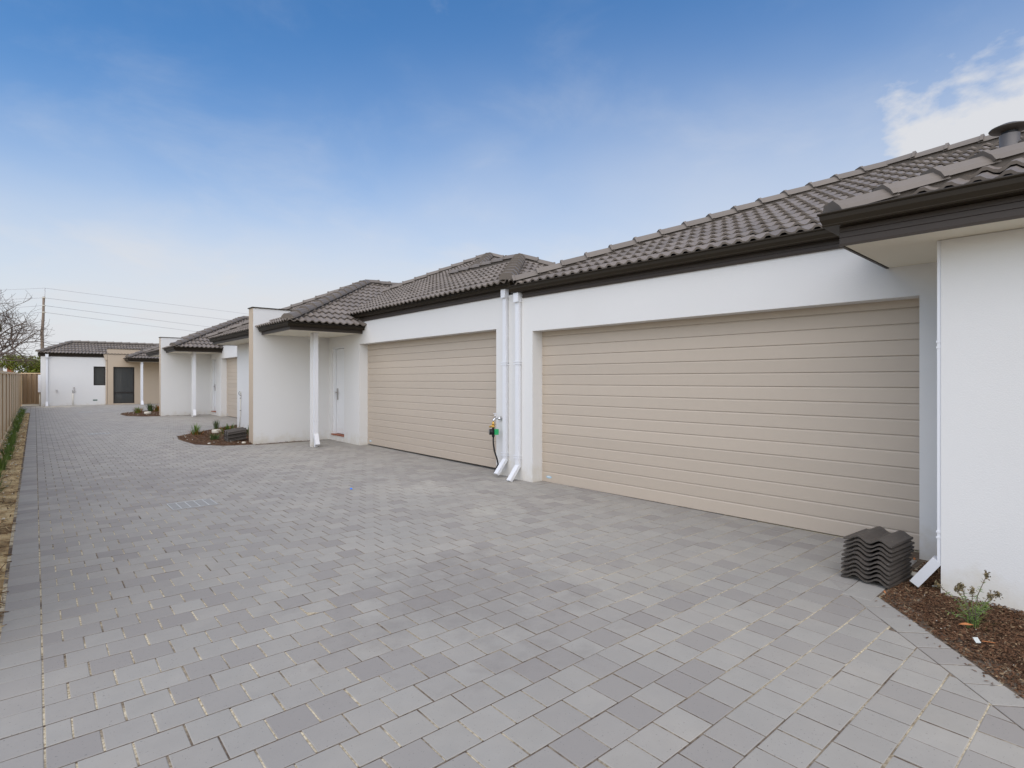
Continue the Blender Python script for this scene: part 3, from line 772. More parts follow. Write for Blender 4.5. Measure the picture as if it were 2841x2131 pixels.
MB().box(4.62, 4.735, 12.14, 12.255, -.1, 2.545).build('porch_post', 'stucco', unit_h, UO)
dp_ = MB().box(4.645, 4.735, 12.075, 12.135, .30, 2.545).build('downpipe', 'white_metal', unit_h, UO)
c0, c1 = Vector((4.69, 12.10, .31)), Vector((4.67, 11.96, .10)); d = (c1-c0).normalized()
MB().obox((c0+c1)/2, d*.14, Vector((.047, 0, 0)), d.cross(Vector((1,0,0))).normalized()*.032).build('shoe', 'white_metal', dp_, UO)
MB().box(4.66, 4.72, 12.08, 12.13, -.1, .30).build('pipe_stub', 'white_metal', dp_, UO)
for bz in (.62, 1.95): MB().box(4.640, 4.740, 12.068, 12.14, bz-.014, bz+.014).build('bracket', 'white_metal', dp_, UO)
downpipe(unit_h, UO, xw, 6.60, 2.83, UZ)
# roof
ZG, ZP = 2.945, 2.672
sheet = MB()
hip_sheet(sheet, 5.41, 9.71, 6.42, 14.0, ZG, t5)
hip_sheet(sheet, 5.41, 13.79, 7.96, 16.34, ZG, t5)
hip_sheet(sheet, 3.87, 15.0, 11.45, 18.12, ZP, t5)
uroof = sheet.build('roof', 'mortar', unit_h, UO)
rf = Roof(uroof, UW)
def L3(x, y, z): return (x-UO[0], y-UO[1], z)
def L2(pts): return [(x-UO[0], y-UO[1]) for x, y in pts]
rf.face(L3(5.41, 12.03, ZG+.012), (0, -1), P5, L2([(5.41, 6.42), (5.41, 12.03), (7.44, 14.06), (7.44, 8.45)]), u_off=.03)
rf.face(L3(5.41, 12.03, ZG+.012), (0, -1), P5, L2([(7.44, 9.99), (7.44, 14.06), (7.565, 14.185), (9.6, 12.15)]), u_off=.03)
rf.face(L3(3.87, 11.45, ZP+.012), (1, 0), P5, L2([(3.87, 11.45), (5.56, 11.45), (5.56, 12.03), (4.45, 12.03)]), u_off=.1)
rf.face(L3(3.87, 11.45, ZP+.012), (1, 0), P5, L2([(4.45, 12.03), (5.41, 12.03), (8.155, 14.785), (7.205, 14.785)]), u_off=.1)
rf.face(L3(3.87, 18.12, ZP+.012), (0, -1), P5, L2([(3.87, 18.12), (3.87, 13.77), (4.87, 13.77), (6.19, 13.77), (7.205, 14.785)]), u_off=.1)
rf.face(L3(3.87, 18.12, ZP+.012), (0, -1), P5, L2([(3.87, 13.45), (3.87, 11.45), (5.87, 13.45)]), u_off=.1)
rf.face(L3(5.41, 6.42, ZG+.012), (1, 0), P5, L2([(5.41, 6.42), (9.71, 6.42), (7.56, 8.57)]), u_off=.1)
rf.face(L3(5.41, 7.96, ZG+.012), (1, 0), P5, L2([(7.5, 10.05), (11.7, 10.05), (9.6, 12.15)]), u_off=.1, hide=1)
rf.finish()
def UC(p, q): caps(uroof, L3(*p), L3(*q))
zt_ = .02
UC((5.41, 6.42, ZG+zt_), (7.56, 8.57, ZG+2.15*t5+zt_))
UC((9.71, 6.42, ZG+zt_), (7.56, 8.57, ZG+2.15*t5+zt_))
UC((7.56, 11.0, ZG+2.15*t5+zt_), (7.56, 8.57, ZG+2.15*t5+zt_))
UC((7.56, 10.11, ZG+2.15*t5+zt_), (9.6, 12.15, ZG+4.19*t5+zt_))
UC((13.79, 7.96, ZG+zt_), (9.6, 12.15, ZG+4.19*t5+zt_))
UC((7.4, 14.35, ZG+1.99*t5+zt_), (9.6, 12.15, ZG+4.19*t5+zt_))
UC((3.87, 11.45, ZP+zt_), (7.205, 14.785, ZP+3.335*t5+zt_))
UC((3.87, 18.12, ZP+zt_), (7.205, 14.785, ZP+3.335*t5+zt_))
UC((9.0, 14.785, ZP+3.335*t5+zt_), (7.205, 14.785, ZP+3.335*t5+zt_))

# second unit
u2 = copy_tree(unit_h); u2.location = (UO[0], UO[1]+SH, .04)
u2['label'] = 'white house with entry wall and column, just before the far end house'

# ------------------------------------------------------------------ far end house
EO = (.25, 38.6, .12)
far = thing('house', 'white and tan house facing down the drive at its far end, two dark windows', 'house', EO)
w = MB(); yb_ = 38.6
for x0, x1, z0, z1 in ((.25, 2.478, -.3, 2.78), (2.478, 3.013, -.3, 1.214), (2.478, 3.013, 2.265, 2.78), (3.013, 3.10, -.3, 2.78)): w.box(x0, x1, yb_, yb_+.24, z0, z1)
w.box(.25, .49, yb_+.24, 41.5, -.3, 2.78)
w.build('wall', 'stucco', far, EO)
w = MB(); yt = 38.45
for x0, x1, z0, z1 in ((3.10, 3.36, -.3, 3.26), (3.36, 4.355, -.3, .188), (3.36, 4.355, 2.255, 3.26), (4.355, 5.0, -.3, 3.26), (5.0, 6.2, -.3, 2.56)): w.box(x0, x1, yt, yt+.26, z0, z1)
tw = w.build('entry_wall', 'tan', far, EO)
MB().box(3.08, 5.02, yt-.02, yt+.28, 3.26, 3.285).build('capping', 'gutter', tw, EO)
MB().add([(2.90,38.45,2.97),(3.09,38.45,2.97),(3.09,38.59,2.97),(2.90,38.59,2.97),(2.99,38.45,2.62),(3.09,38.45,2.62),(3.09,38.59,2.62),(2.99,38.59,2.62)], [(0,1,2,3),(4,5,6,7),(0,1,5,4),(1,2,6,5),(2,3,7,6),(3,0,4,7)]).build('rainhead', 'tan', tw, EO)
MB().box(3.02, 3.085, 38.50, 38.59, .14, 2.62).build('downpipe', 'tan', tw, EO)
def window(x0, x1, z0, z1, y, bars=()):
    f = .055; wf = MB()
    wf.box(x0, x0+f, y, y+.08, z0, z1).box(x1-f, x1, y, y+.08, z0, z1).box(x0+f, x1-f, y, y+.08, z0, z0+f).box(x0+f, x1-f, y, y+.08, z1-f, z1)
    for bz in bars: wf.box(x0+f, x1-f, y, y+.08, bz-.03, bz+.03)
    o = wf.build('window', 'frame', far, EO)
    zs = [z0+f]+sum([[bz-.03, bz+.03] for bz in bars], [])+[z1-f]
    for a, b_ in zip(zs[::2], zs[1::2]): MB().box(x0+f, x1-f, y+.035, y+.045, a, b_).build('pane', 'glass', o, EO)
    MB().box(x0+f, x0+f+(x1-x0)*.42, y+.12, y+.125, z0+f, z1-f).build('curtain', 'soffit', o, EO)
window(2.478, 3.013, 1.214, 2.265, yb_+.05); window(3.36, 4.355, .188, 2.255, yt+.06, (.80,))
MB().box(2.45, 2.65, yb_-.008, yb_, .36, .43).build('air_vent', 'vent', far, EO)
MB().sweep(FAS(2.77, 2.875), [(.25, 41.5, 0), (.25, yb_-.0, 0), (3.098, yb_, 0)], -1).build('fascia', 'fascia', far, EO)
MB().sweep([(o_+.018, z) for o_, z in GUT], [(.25, 41.5, 2.965), (.25, yb_, 2.965), (3.05, yb_, 2.965)], -1).build('gutter', 'gutter', far, EO)
downpipe_e = MB().box(.44, .53, yb_-.07, yb_-.012, .36, 2.80).build('downpipe', 'white_metal', far, EO)
MB().box(.42, .55, yb_-.16, yb_-.005, 2.70, 2.89).build('rainhead', 'white_metal', downpipe_e, EO)
MB().add([(.43,yb_-.07,.36),(.54,yb_-.07,.36),(.54,yb_-.2,.12),(.43,yb_-.2,.12),(.43,yb_-.01,.36),(.54,yb_-.01,.36),(.54,yb_-.12,.10),(.43,yb_-.12,.10)], [(0,1,2,3),(4,5,6,7),(0,1,5,4),(1,2,6,5),(2,3,7,6),(3,0,4,7)]).build('shoe', 'white_metal', downpipe_e, EO)
MB().box(.13, .248, 38.75, 39.2, .86, 1.79).build('meter_box', 'white_metal', far, EO)
MB().tube([(.2, 38.9, -.1), (.2, 38.9, .86)], .03, 8).build('conduit', 'pvc', far, EO)
gt_ = MB().tube([(1.58, yb_-.05, 0), (1.58, yb_-.05, .78)], .022, 8).build('gas_pipe', 'pvc', far, EO)
MB().tube([(1.58, yb_-.05, .78), (1.56, yb_-.05, .95), (1.64, yb_-.05, 1.0), (1.66, yb_-.05, .84), (1.60, yb_-.05, .80)], .014, 6).build('coil', 'steel', gt_, EO)
MB().tube([(1.62, yb_-.05, 1.06), (1.62, yb_-.05, 1.12)], .03, 8).build('valve', 'steel', gt_, EO)
tz = math.tan(R(24)); P4 = R(24)
sheet = MB(); ZE = 2.935
sheet.add([(.12,38.46,ZE),(9,38.46,ZE),(9,39.93,ZE+1.47*tz),(1.59,39.93,ZE+1.47*tz),(.12,41.4,ZE),(9,41.4,ZE)], [(0,1,2,3),(0,3,4),(3,2,5,4)])
ZQ = 2.70
sheet.add([(3.87,36.97,ZQ),(9,36.97,ZQ),(9,39.6,ZQ+2.63*tz),(6.5,39.6,ZQ+2.63*tz),(3.87,42.2,ZQ)], [(0,1,2,3),(0,3,4)])
eroof = sheet.build('roof', 'mortar', far, EO)
rf = Roof(eroof, Matrix.Translation(EO))
def E3(x, y, z): return (x-EO[0], y-EO[1], z-EO[2])
rf.face(E3(.12, 38.46, ZE+.012), (1, 0), P4, [(x-EO[0], y-EO[1]) for x, y in ((.12, 38.46), (6.3, 38.46), (6.3, 39.93), (1.59, 39.93))], u_off=.1)
rf.face(E3(3.87, 36.97, ZQ+.012), (1, 0), P4, [(x-EO[0], y-EO[1]) for x, y in ((3.87, 36.97), (6.4, 36.97), (6.4, 39.5))], u_off=.1)
rf.face(E3(3.87, 38.44, ZQ+.012), (0, -1), P4, [(x-EO[0], y-EO[1]) for x, y in ((3.87, 38.44), (3.87, 36.97), (5.34, 38.44))], u_off=.1)
rf.finish()
caps(eroof, E3(.12, 38.46, ZE+.02), E3(1.59, 39.93, ZE+1.47*tz+.02))
caps(eroof, E3(6.6, 39.93, ZE+1.47*tz+.02), E3(1.59, 39.93, ZE+1.47*tz+.02))
caps(eroof, E3(3.87, 36.97, ZQ+.02), E3(6.4, 39.5, ZQ+2.53*tz+.02))
MB().box(3.98, 6.2, 37.10, 38.448, 2.545, 2.553).build('soffit', 'soffit', far, EO)
MB().sweep(FAS(2.53, 2.61), [(6.2, 37.09, 0), (3.97, 37.09, 0), (3.97, 38.448, 0)], 1).build('fascia', 'fascia', far, EO)
MB().sweep(GUT, [(6.2, 37.07, 2.71), (3.98, 37.07, 2.71), (3.98, 38.45, 2.71)], 1).build('gutter', 'gutter', far, EO)
MB().box(4.50, 4.62, 37.22, 37.34, -.1, 2.545).build('porch_post', 'stucco', far, EO)
dpp = MB().box(4.52, 4.61, 37.15, 37.21, .36, 2.545).build('downpipe', 'white_metal', far, EO)
MB().add([(4.51,37.15,.36),(4.62,37.15,.36),(4.62,37.02,.14),(4.51,37.02,.14),(4.51,37.21,.36),(4.62,37.21,.36),(4.62,37.10,.12),(4.51,37.10,.12)], [(0,1,2,3),(4,5,6,7),(0,1,5,4),(1,2,6,5),(2,3,7,6),(3,0,4,7)]).build('shoe', 'white_metal', dpp, EO)

# ------------------------------------------------------------------ fence along the left, and its return
FX = -.60
fence = thing('fence', 'tan steel panel fence running along the left edge of the drive', 'fence', (FX, 4, 0))
fo = (FX, 4, 0); pitch_f = 2.37; k = 0; y = 4.0
while y < 43.2:
    y1 = min(y+pitch_f, 43.5); zb_ = gz(y)-.02; zt = 1.705+.0072*(y-16) if y > 16 else 1.705
    n = 12; vs = []
    for i in range(n+1):
        yy = y+.035+(y1-y-.07)*i/n; xx = FX+(.008 if i % 4 in (1, 2) else -.004)
        vs += [(xx, yy, zb_), (xx, yy, zt-.045)]
    MB().add(vs, [(2*i, 2*i+2, 2*i+3, 2*i+1) for i in range(n)]).build('panel', 'fence', fence, fo)
    MB().box(FX-.03, FX+.020, y-.030, y+.030, zb_-.2, zt+.005).build('post', 'fence_post_shade', fence, fo)
    MB().box(FX-.028, FX+.030, y+.036, y1-.036, zt-.05, zt).build('top_rail', 'fence', fence, fo)
    MB().box(FX-.024, FX+.026, y+.036, y1-.036, zb_-.02, zb_+.05).build('bottom_rail', 'fence', fence, fo)
    y = y1
rt = thing('fence', 'short brown fence return closing the gap beside the far end house', 'fence', (-.2, 43.55, 0)); ro = (-.2, 43.55, 0)
for i in range(4):
    xa = -.56+i*.235; vs = [(xa, 43.55, .1), (xa+.04, 43.51, .1), (xa+.15, 43.51, .1), (xa+.19, 43.55, .1), (xa+.235, 43.55, .1)]
    MB().add(vs+[(a, b_, 1.88) for a, b_, _ in vs], [(j, j+1, 6+j, 5+j) for j in range(4)]).build('panel', 'fence_dark', rt, ro)
MB().box(-.58, .40, 43.49, 43.57, 1.88, 1.935).build('top_rail', 'fence', rt, ro)
MB().box(-.58, .40, 43.50, 43.56, .08, .16).build('bottom_rail', 'fence_dark', rt, ro)
MB().box(-.62, -.565, 43.48, 43.58, -.2, 1.95).build('post', 'fence', rt, ro)

# ------------------------------------------------------------------ power pole and wires
pole = thing('power_pole', 'weathered timber power pole standing behind the far end house', 'power pole', (.47, 58, 0)); po = (.47, 58, 0)
pp = [(.45,58,-.3),(.45,58,2.5),(.455,58,4.4),(.435,58,5.3),(.455,58,5.6),(.50,58,6.3),(.52,58,6.9),(.535,58,8.15)]
MB().tube(pp, [.125,.12,.115,.112,.105,.10,.09,.075], 10).build('pole', 'wood', pole, po)
MB().tube([(.60,58,7.7),(.62,58,8.85)], .018, 6).build('rod', 'steel', pole, po)
for z in (8.06, 7.45, 6.91): MB().tube([(.44,57.93,z),(.66,57.93,z)], .045, 6).build('insulator', 'ring', pole, po)
WIR = [('top', 8.84, (17.9, 65.4), (-6.5, 66.5), 'highest power line, strung from the rod on top of the timber pole'),
       ('b', 8.06, (16.6, 65.7), (-6.6, 66.7), 'second highest power line, tied near the head of the timber pole'),
       ('c', 7.45, (15.4, 69.1), (-6.6, 69.6), 'third power line down on the timber pole'),
       ('d', 6.91, (14.3, 69.9), (-6.6, 69.0), 'fourth power line down, just under the pale insulator'),
       ('e', 4.57, (22, 62.0), (-6.5, 62), 'lowest cable on the pole, just above the far house roof')]
for _, z, rr, ll, lab in WIR:
    mb = MB(); p0 = Vector((.60 if z > 8.5 else .54, 57.9, z))
    for end, sg in ((rr, 2.2), (ll, 1.6)):
        e = Vector((end[0]-p0.x, end[1]-p0.y, 0)) * sg
        pts = [p0+e*(i/10)-Vector((0, 0, .25*4*(i/10)*(1-i/10)*.25)) for i in range(11)]
        mb.tube(pts, .012 if z < 8.5 else .010, 5, cap=False)
    tag(mb.build('power_line', 'wire', None, (0,0,0)), lab, 'power line', 'power lines on the timber pole')

# ------------------------------------------------------------------ trees and neighbour beyond the fence
rnd = random.Random(21)
bt = thing('bare_tree', 'bare branching winter tree beyond the fence at the left edge', 'tree', (-2.9, 50, 0)); bo = (-2.9, 50, 0)
tr = MB(); br = MB()
tr.tube([(-2.9,50,-.3),(-2.85,50,1.2),(-2.75,50.05,2.6)], [.22,.18,.15], 8)
def grow(p, d, L, r, depth):
    n = 4; pts = [p]; q = p; dd = d
    for i in range(n):
        dd = (dd+Vector((rnd.gauss(0,.13), rnd.gauss(0,.13), rnd.gauss(.045,.10)))).normalized(); q = q+dd*(L/n); pts.append(q)
        if depth < 3 and (i >= 1):
            for _ in range(2 if depth == 0 else 1 + (rnd.random() < .55)):
                ax = Vector((rnd.gauss(0,1), rnd.gauss(0,.6), rnd.gauss(0,.8))); nd = (dd*.75+ax.normalized()*.75).normalized()
                grow(q, nd, L*rnd.uniform(.5,.72), r*(.5), depth+1)
    rs = [max(r*(1-.55*i/n), .008) for i in range(n+1)]
    br.tube(pts, rs, 5 if depth < 2 else 3, cap=False)
for a, (dx, dy, dz_), L in ((0, (.75,.0,.62), 2.5), (1, (.25,.1,.95), 2.9), (2, (.95,-.1,.25), 2.3), (6, (.85,-.2,.5), 2.4), (7, (.5,-.2,.9), 2.6), (3, (-.4,0,.9), 2.4), (4, (.6,.3,.75), 2.6), (5, (-.8,.1,.5), 2.2)):
    grow(Vector((-2.75,50.05,2.3+.1*a)), Vector((dx,dy,dz_)).normalized(), L, .085, 0)
tr.build('trunk', 'bark', bt, bo); br.build('branches', 'bark', bt, bo, fix=False); bt.location.x -= .35
def leaf_tree(name, label, loc, blobs, m, count, size, trunk_h):
    t = thing(name, label, 'tree', loc); lx, ly, lz = loc
    mb = MB(); mb.tube([(lx,ly,-.3),(lx+.1,ly,trunk_h*.6),(lx,ly,trunk_h)], [.16,.12,.06], 7)
    lf = MB()
    for bx, by, bz, rx, rz_ in blobs: mb.tube([(lx,ly,trunk_h*.5),(lx+bx*.6,ly+by*.6,bz*.75),(lx+bx,ly+by,bz)], [.06,.04,.02], 5)
    for i in range(count):
        bx, by, bz, rx, rz_ = rnd.choice(blobs)
        v = Vector((rnd.gauss(0,1), rnd.gauss(0,1), rnd.gauss(0,1))).normalized()*(rnd.random()**.45)
        p = Vector((lx+bx+v.x*rx, ly+by+v.y*rx, bz+v.z*rz_)); a = Vector((rnd.gauss(0,1), rnd.gauss(0,1), rnd.gauss(0,1))).normalized()*size*rnd.uniform(.6,1.3)
        b_ = a.orthogonal().normalized()*a.length*.55
        lf.add([p-a, p-b_*.8, p+a, p+b_*.8], [(0,1,2,3)])
    mb.build('trunk', 'bark', t, loc); lf.build('crown', m, t, loc, fix=False)
    return t
leaf_tree('green_tree', 'bushy olive green tree behind the short brown fence return', (.2, 55, 0), [(-.9,0,2.7,1.0,.7),(.0,0,2.75,.9,.6),(.2,.6,2.1,1.0,.8),(-.3,-.4,1.7,1.0,.8),(-1.6,.5,2.9,.8,.6),(.75,.2,2.5,.8,.75)], 'leaf_tree', 9000, .07, 2.3)
leaf_tree('conifer_tree', 'thin yellow green conifer growing among the bare branches', (-3.4, 58, 0), [(0,0,2.8,1.2,.8),(.1,0,3.7,1.0,.8),(.5,0,4.5,.6,.5),(.9,0,5.0,.32,.4),(1.3,0,5.5,.18,.35),(-.5,0,4.3,.8,.8)], 'leaf_pine', 4200, .07, 4.6)
nb = thing('neighbour_house', 'pale neighbouring house glimpsed over the fence behind bare branches', 'house', (-4.5, 64, 0)); no_ = (-4.5, 64, 0)
MB().box(-9, -2.2, 63, 69, -.3, 2.9).build('wall', 'neigh_wall', nb, no_)
MB().add([(-9.3,62.6,2.9),(-1.9,62.6,2.9),(-1.9,69.4,2.9),(-9.3,69.4,2.9),(-7,66,4.3),(-4,66,4.3)], [(0,1,5,4),(1,2,5),(2,3,4,5),(3,0,4)]).build('roof', 'neigh_roof', nb, no_)
MB().box(-1.75, -1.35, 62.2, 62.6, 1.5, 3.5).build('chimney', 'sill', nb, no_)
MB().box(-1.85, -1.25, 62.1, 62.7, 3.5, 3.6).build('chimney_cap', 'ring', nb, no_)

# ------------------------------------------------------------------ plants
def blades(mb, n, h, spread, wdt, r, lean=.5):
    for _ in range(n):
        t = r.uniform(0, 2*math.pi); L = h*r.uniform(.6, 1.15); ln = r.uniform(.1, 1)*lean; ro = r.uniform(0, spread*.4)
        d = Vector((math.cos(t), math.sin(t), 0)); sd = Vector((-d.y, d.x, 0))*wdt*r.uniform(.6, 1.2)/2; p0 = d*ro
        pts = []
        for i in range(4):
            f = i/3; p = p0+d*(ln*L*f*f)+Vector((0,0,L*(f-.32*ln*f*f))); ww = (1, .95, .7, .08)[i]; pts += [p-sd*ww, p+sd*ww]
        mb.add(pts, [(2*i, 2*i+1, 2*i+3, 2*i+2) for i in range(3)], True)
def tuft_mesh(seed, n, h, spread, wdt, m, lean=.5):
    r = random.Random(seed); mb = MB(); blades(mb, n, h, spread, wdt, r, lean); return mb.mesh('leaves', m)
def flower_mesh(seed, n, h, spread):
    r = random.Random(seed); mb = MB()
    for _ in range(n):
        t = r.uniform(0, 2*math.pi); d = r.uniform(.1, 1)*spread; p = Vector((math.cos(t)*d, math.sin(t)*d, h*r.uniform(.6, 1.05)))
        for k in range(5):
            a = k*1.2566+t; q = Vector((math.cos(a), math.sin(a), .35))*.017; s_ = Vector((-math.sin(a), math.cos(a), 0))*.008
            mb.add([p, p+q*.6+s_, p+q, p+q*.6-s_], [(0,1,2,3)])
    return mb.mesh('flowers', 'flower_white')
STRAP = [tuft_mesh(i, 70, .28, .20, .014, 'leaf_strap', .75) for i in range(3)]
FLOW = [flower_mesh(40+i, 5, .27, .18) for i in range(3)]
ORD = ['nearest the camera', 'second from the camera', 'third from the camera', 'fourth from the camera', 'fifth from the camera', 'sixth from the camera', 'seventh from the camera',
       'sixth from the far end', 'fifth from the far end', 'fourth from the far end', 'third from the far end', 'second from the far end', 'at the far end']
for i, yy in enumerate([9.2, 10.6, 12.3, 13.8, 15.4, 17.0, 18.8, 20.6, 22.5, 24.4, 26.4, 28.4, 30.2]):
    s_ = random.uniform(.85, 1.15)
    t = thing('strappy_plant', 'strappy green plant clump in the fence strip, ' + ORD[i], 'plant', (-.40+random.uniform(-.03, .03), yy, gz(yy)), random.uniform(0, 6), 'strappy plants along the fence')
    t.scale = (s_, s_, s_*random.uniform(.9, 1.1)); link('leaves', STRAP[i % 3], t); tag(link('flowers', FLOW[i % 3], t), kind='stuff')
def bedplant(loc, label, specs, group='plants in the garden beds', name='bed_plant'):
    t = thing(name, label, 'plant', (loc[0], loc[1], gz(loc[1])+.03), random.uniform(0, 6), group)
    for nm, n, h, sp, wd, m, ln in specs: link(nm, tuft_mesh(random.randint(0, 9999), n, h, sp, wd, m, ln), t)
bedplant((3.17, 16.3), 'plant with green blades above rusty red leaves near the bed tip', [('leaves', 45, .30, .22, .02, 'leaf_strap', .5), ('red_leaves', 70, .15, .5, .022, 'leaf_red', 1.0)])
bedplant((3.98, 17.75), 'upright dark green tuft at the back edge of the bed beside the garage drive', [('leaves', 50, .28, .2, .018, 'leaf_dark', .5)])
bedplant((3.92, 16.2), 'widest olive and orange plant of the bed, between the two cream rings', [('leaves', 70, .27, .4, .022, 'leaf_strap', .8), ('red_leaves', 80, .24, .6, .02, 'leaf_red', 1.0)])
bedplant((3.27, 14.75), 'low bluish green tuft at the front of the bed left of the tile bundle', [('leaves', 60, .18, .3, .016, 'leaf_dark', .9)])
bedplant((4.2, 15.25), 'dark green plant against the white wall behind the tile bundle', [('leaves', 60, .26, .3, .02, 'leaf_dark', .7)])
bedplant((3.30, 28.0), 'reddish plant at the tip of the far planted bed', [('leaves', 40, .28, .3, .025, 'leaf_strap', .7), ('red_leaves', 50, .28, .4, .025, 'leaf_red', .9)])
bedplant((3.86, 28.9), 'taller green tuft in the middle of the far planted bed', [('leaves', 60, .42, .3, .025, 'leaf_dark', .6)])
bedplant((4.15, 28.8), 'red leaved plant in the far bed against the entry wall', [('red_leaves', 80, .36, .5, .025, 'leaf_red', .8)])
# flowering shrub by the bay
sh = thing('shrub', 'sparse wispy green shrub with brown flower heads in the near mulch bed', 'plant', (4.317, .745, .01)); so = (4.317, .745, .01)
CR = Vector((.7594, -.6507, 0)); CF = Vector((.6507, .7594, 0)); rs_ = random.Random(5)
base = Vector(so); stems = MB(); fol = MB(); buds = MB()
TIPS = [(.11,.30,.03),(-.18,.235,.05),(-.045,.20,.06),(-.008,.215,.08),(.012,.205,.02),(.085,.19,-.02),(.185,.18,.04),(-.10,.12,-.03),(.06,.14,-.05),(-.03,.15,-.06),(.13,.10,.05),(-.14,.08,.02)]
for i, (dx, dzz, df) in enumerate(TIPS):
    tip = base+CR*dx+CF*df+Vector((0,0,dzz)); mid = base+(tip-base)*.5+CR*dx*-.14+Vector((0,0,dzz*.09))
    pts = [base+Vector((rs_.gauss(0,.01), rs_.gauss(0,.01), 0)), mid, tip]
    stems.tube(pts, [.0035,.0028,.0018], 5)
    for k in range(58):
        f = rs_.uniform(.06, 1); p = (pts[0].lerp(mid, f*2) if f < .5 else mid.lerp(tip, f*2-1)); v = Vector((rs_.gauss(0,1), rs_.gauss(0,1), rs_.gauss(.35,.7))).normalized()*rs_.uniform(.012,.026); s_ = v.orthogonal().normalized()*.0022
        (fol if f < .80 or i > 6 else buds).add([p-s_, p+s_, p+v*.8+s_*.7, p+v], [(0,1,2,3)])
    if i < 7:
        for k in range(60):
            p = tip+Vector((rs_.gauss(0,.008), rs_.gauss(0,.008), rs_.gauss(0,.011))); v = Vector((rs_.gauss(0,1), rs_.gauss(0,1), rs_.gauss(0,1))).normalized()*.008; s_ = v.orthogonal().normalized()*.004
            buds.add([p-v, p-s_, p+v, p+s_], [(0,1,2,3)])
blades(fol, 0, 0, 0, 0, rs_)
bl = MB(); blades(bl, 36, .10, .16, .0035, rs_, 1.1); fol.add([Vector(p)+base for p in bl.v], bl.f)
stems.build('stems', 'stem_grey', sh, so); fol.build('foliage', 'leaf_strap', sh, so, fix=False); tag(buds.build('flower_heads', 'flower_brown', sh, so, fix=False), kind='stuff')

# ------------------------------------------------------------------ stacked roof tiles (each one a thing)
def loose_tile_mesh():
    mb = MB(); L, W, th = .42, .325, .017; n = 16
    prof = [(W*i/n, (.036*(.5-.5*math.cos(2*math.pi*(W*i/n)/.15))**1.1 if i < n-1 else -.004) + (.0 if i < n else -.0)) for i in range(n+1)]
    secs = [0, .012, L-.012, L]; vs = []
    for si, x in enumerate(secs):
        e = .004 if si in (0, 3) else 0
        vs += [(x, u-W/2, z-e) for u, z in prof]+[(x, u-W/2, z-th+e*.5) for u, z in prof]
    m_ = 2*(n+1); fs = []
    for s_ in range(3):
        a, b_ = s_*m_, (s_+1)*m_
        for i in range(n):
            fs.append((a+i, a+i+1, b_+i+1, b_+i)); fs.append((a+n+1+i, b_+n+1+i, b_+n+2+i, a+n+2+i))
        fs.append((a, b_, b_+n+1, a+n+1)); fs.append((a+n, a+2*n+1, b_+2*n+1, b_+n))
    for s_ in (0, 3):
        a = s_*m_
        for i in range(n): fs.append((a+i, a+n+1+i, a+n+2+i, a+i+1))
    mb.add(vs, fs, False); me = mb.mesh('loose_roof_tile', 'loose'); return me
M['loose'] = mat('loose_tile', (.072, .060, .049), .55, .12, 14, .35, 140, .45, isl=.06, bdist=.002, speck=((.20, .18, .15), 45, .67, .6))
LT = loose_tile_mesh()
NM = ['bottom tile', 'second tile up', 'third tile up', 'fourth tile up', 'fifth tile up', 'sixth tile up', 'seventh tile up', 'eighth tile up', 'second tile from the top', 'topmost tile']
SLX = [.0, -.004, .012, .006, .016, .034, .05, .056, .060, .066]
for i in range(10):
    o = link('loose_roof_tile', LT)
    o.matrix_basis = Matrix.Translation((4.655+SLX[i]*1.0, 1.435+random.gauss(0, .003), .022+i*.0305)) @ Matrix.Rotation(R(-5+random.gauss(0, 1.0)), 4, 'Z') @ Matrix.Rotation(R(random.gauss(0, .4)), 4, 'Y')
    tag(o, NM[i]+' in the brown roof tile stack beside the near garage', 'roof tile', 'stack of roof tiles by the near garage')
N2 = ['bottom tile', 'second tile up', 'third tile up', 'third tile from the top', 'second tile from the top', 'topmost tile']
for i in range(6):
    o = link('loose_roof_tile', LT)
    o.matrix_basis = Matrix.Translation((3.36+.012*random.random(), 14.15+(.022 if i % 2 else 0)+.008*random.random(), gz(14)+.055+i*.040)) @ Matrix.Rotation(R(2+random.gauss(0, 1.2)), 4, 'Z') @ Matrix.Rotation(R(-7), 4, 'Y') @ Matrix.Rotation(R(3), 4, 'X')
    tag(o, N2[i]+' of the brown tile bundle in the planted bed by the tan edged wall', 'roof tile', 'bundle of roof tiles in the planted bed')

# cream rings in the beds
for (x, y), lab in (((3.70, 16.45), 'flat cream ring lying in the middle of the planted bed'), ((4.20, 16.45), 'cream ring standing against the white wall of the planted bed'), ((3.50, 26.95), 'cream ring in the far planted bed')):
    z = gz(y)+.035
    tag(MB().lathe([(.085, 0), (.12, 0), (.125, .02), (.122, .085), (.112, .095), (.095, .09), (.085, .0)], (0, 0, 0), 22).build('concrete_ring', 'ring'), lab, 'ring', 'cream rings in the garden beds').location = (x, y, z)

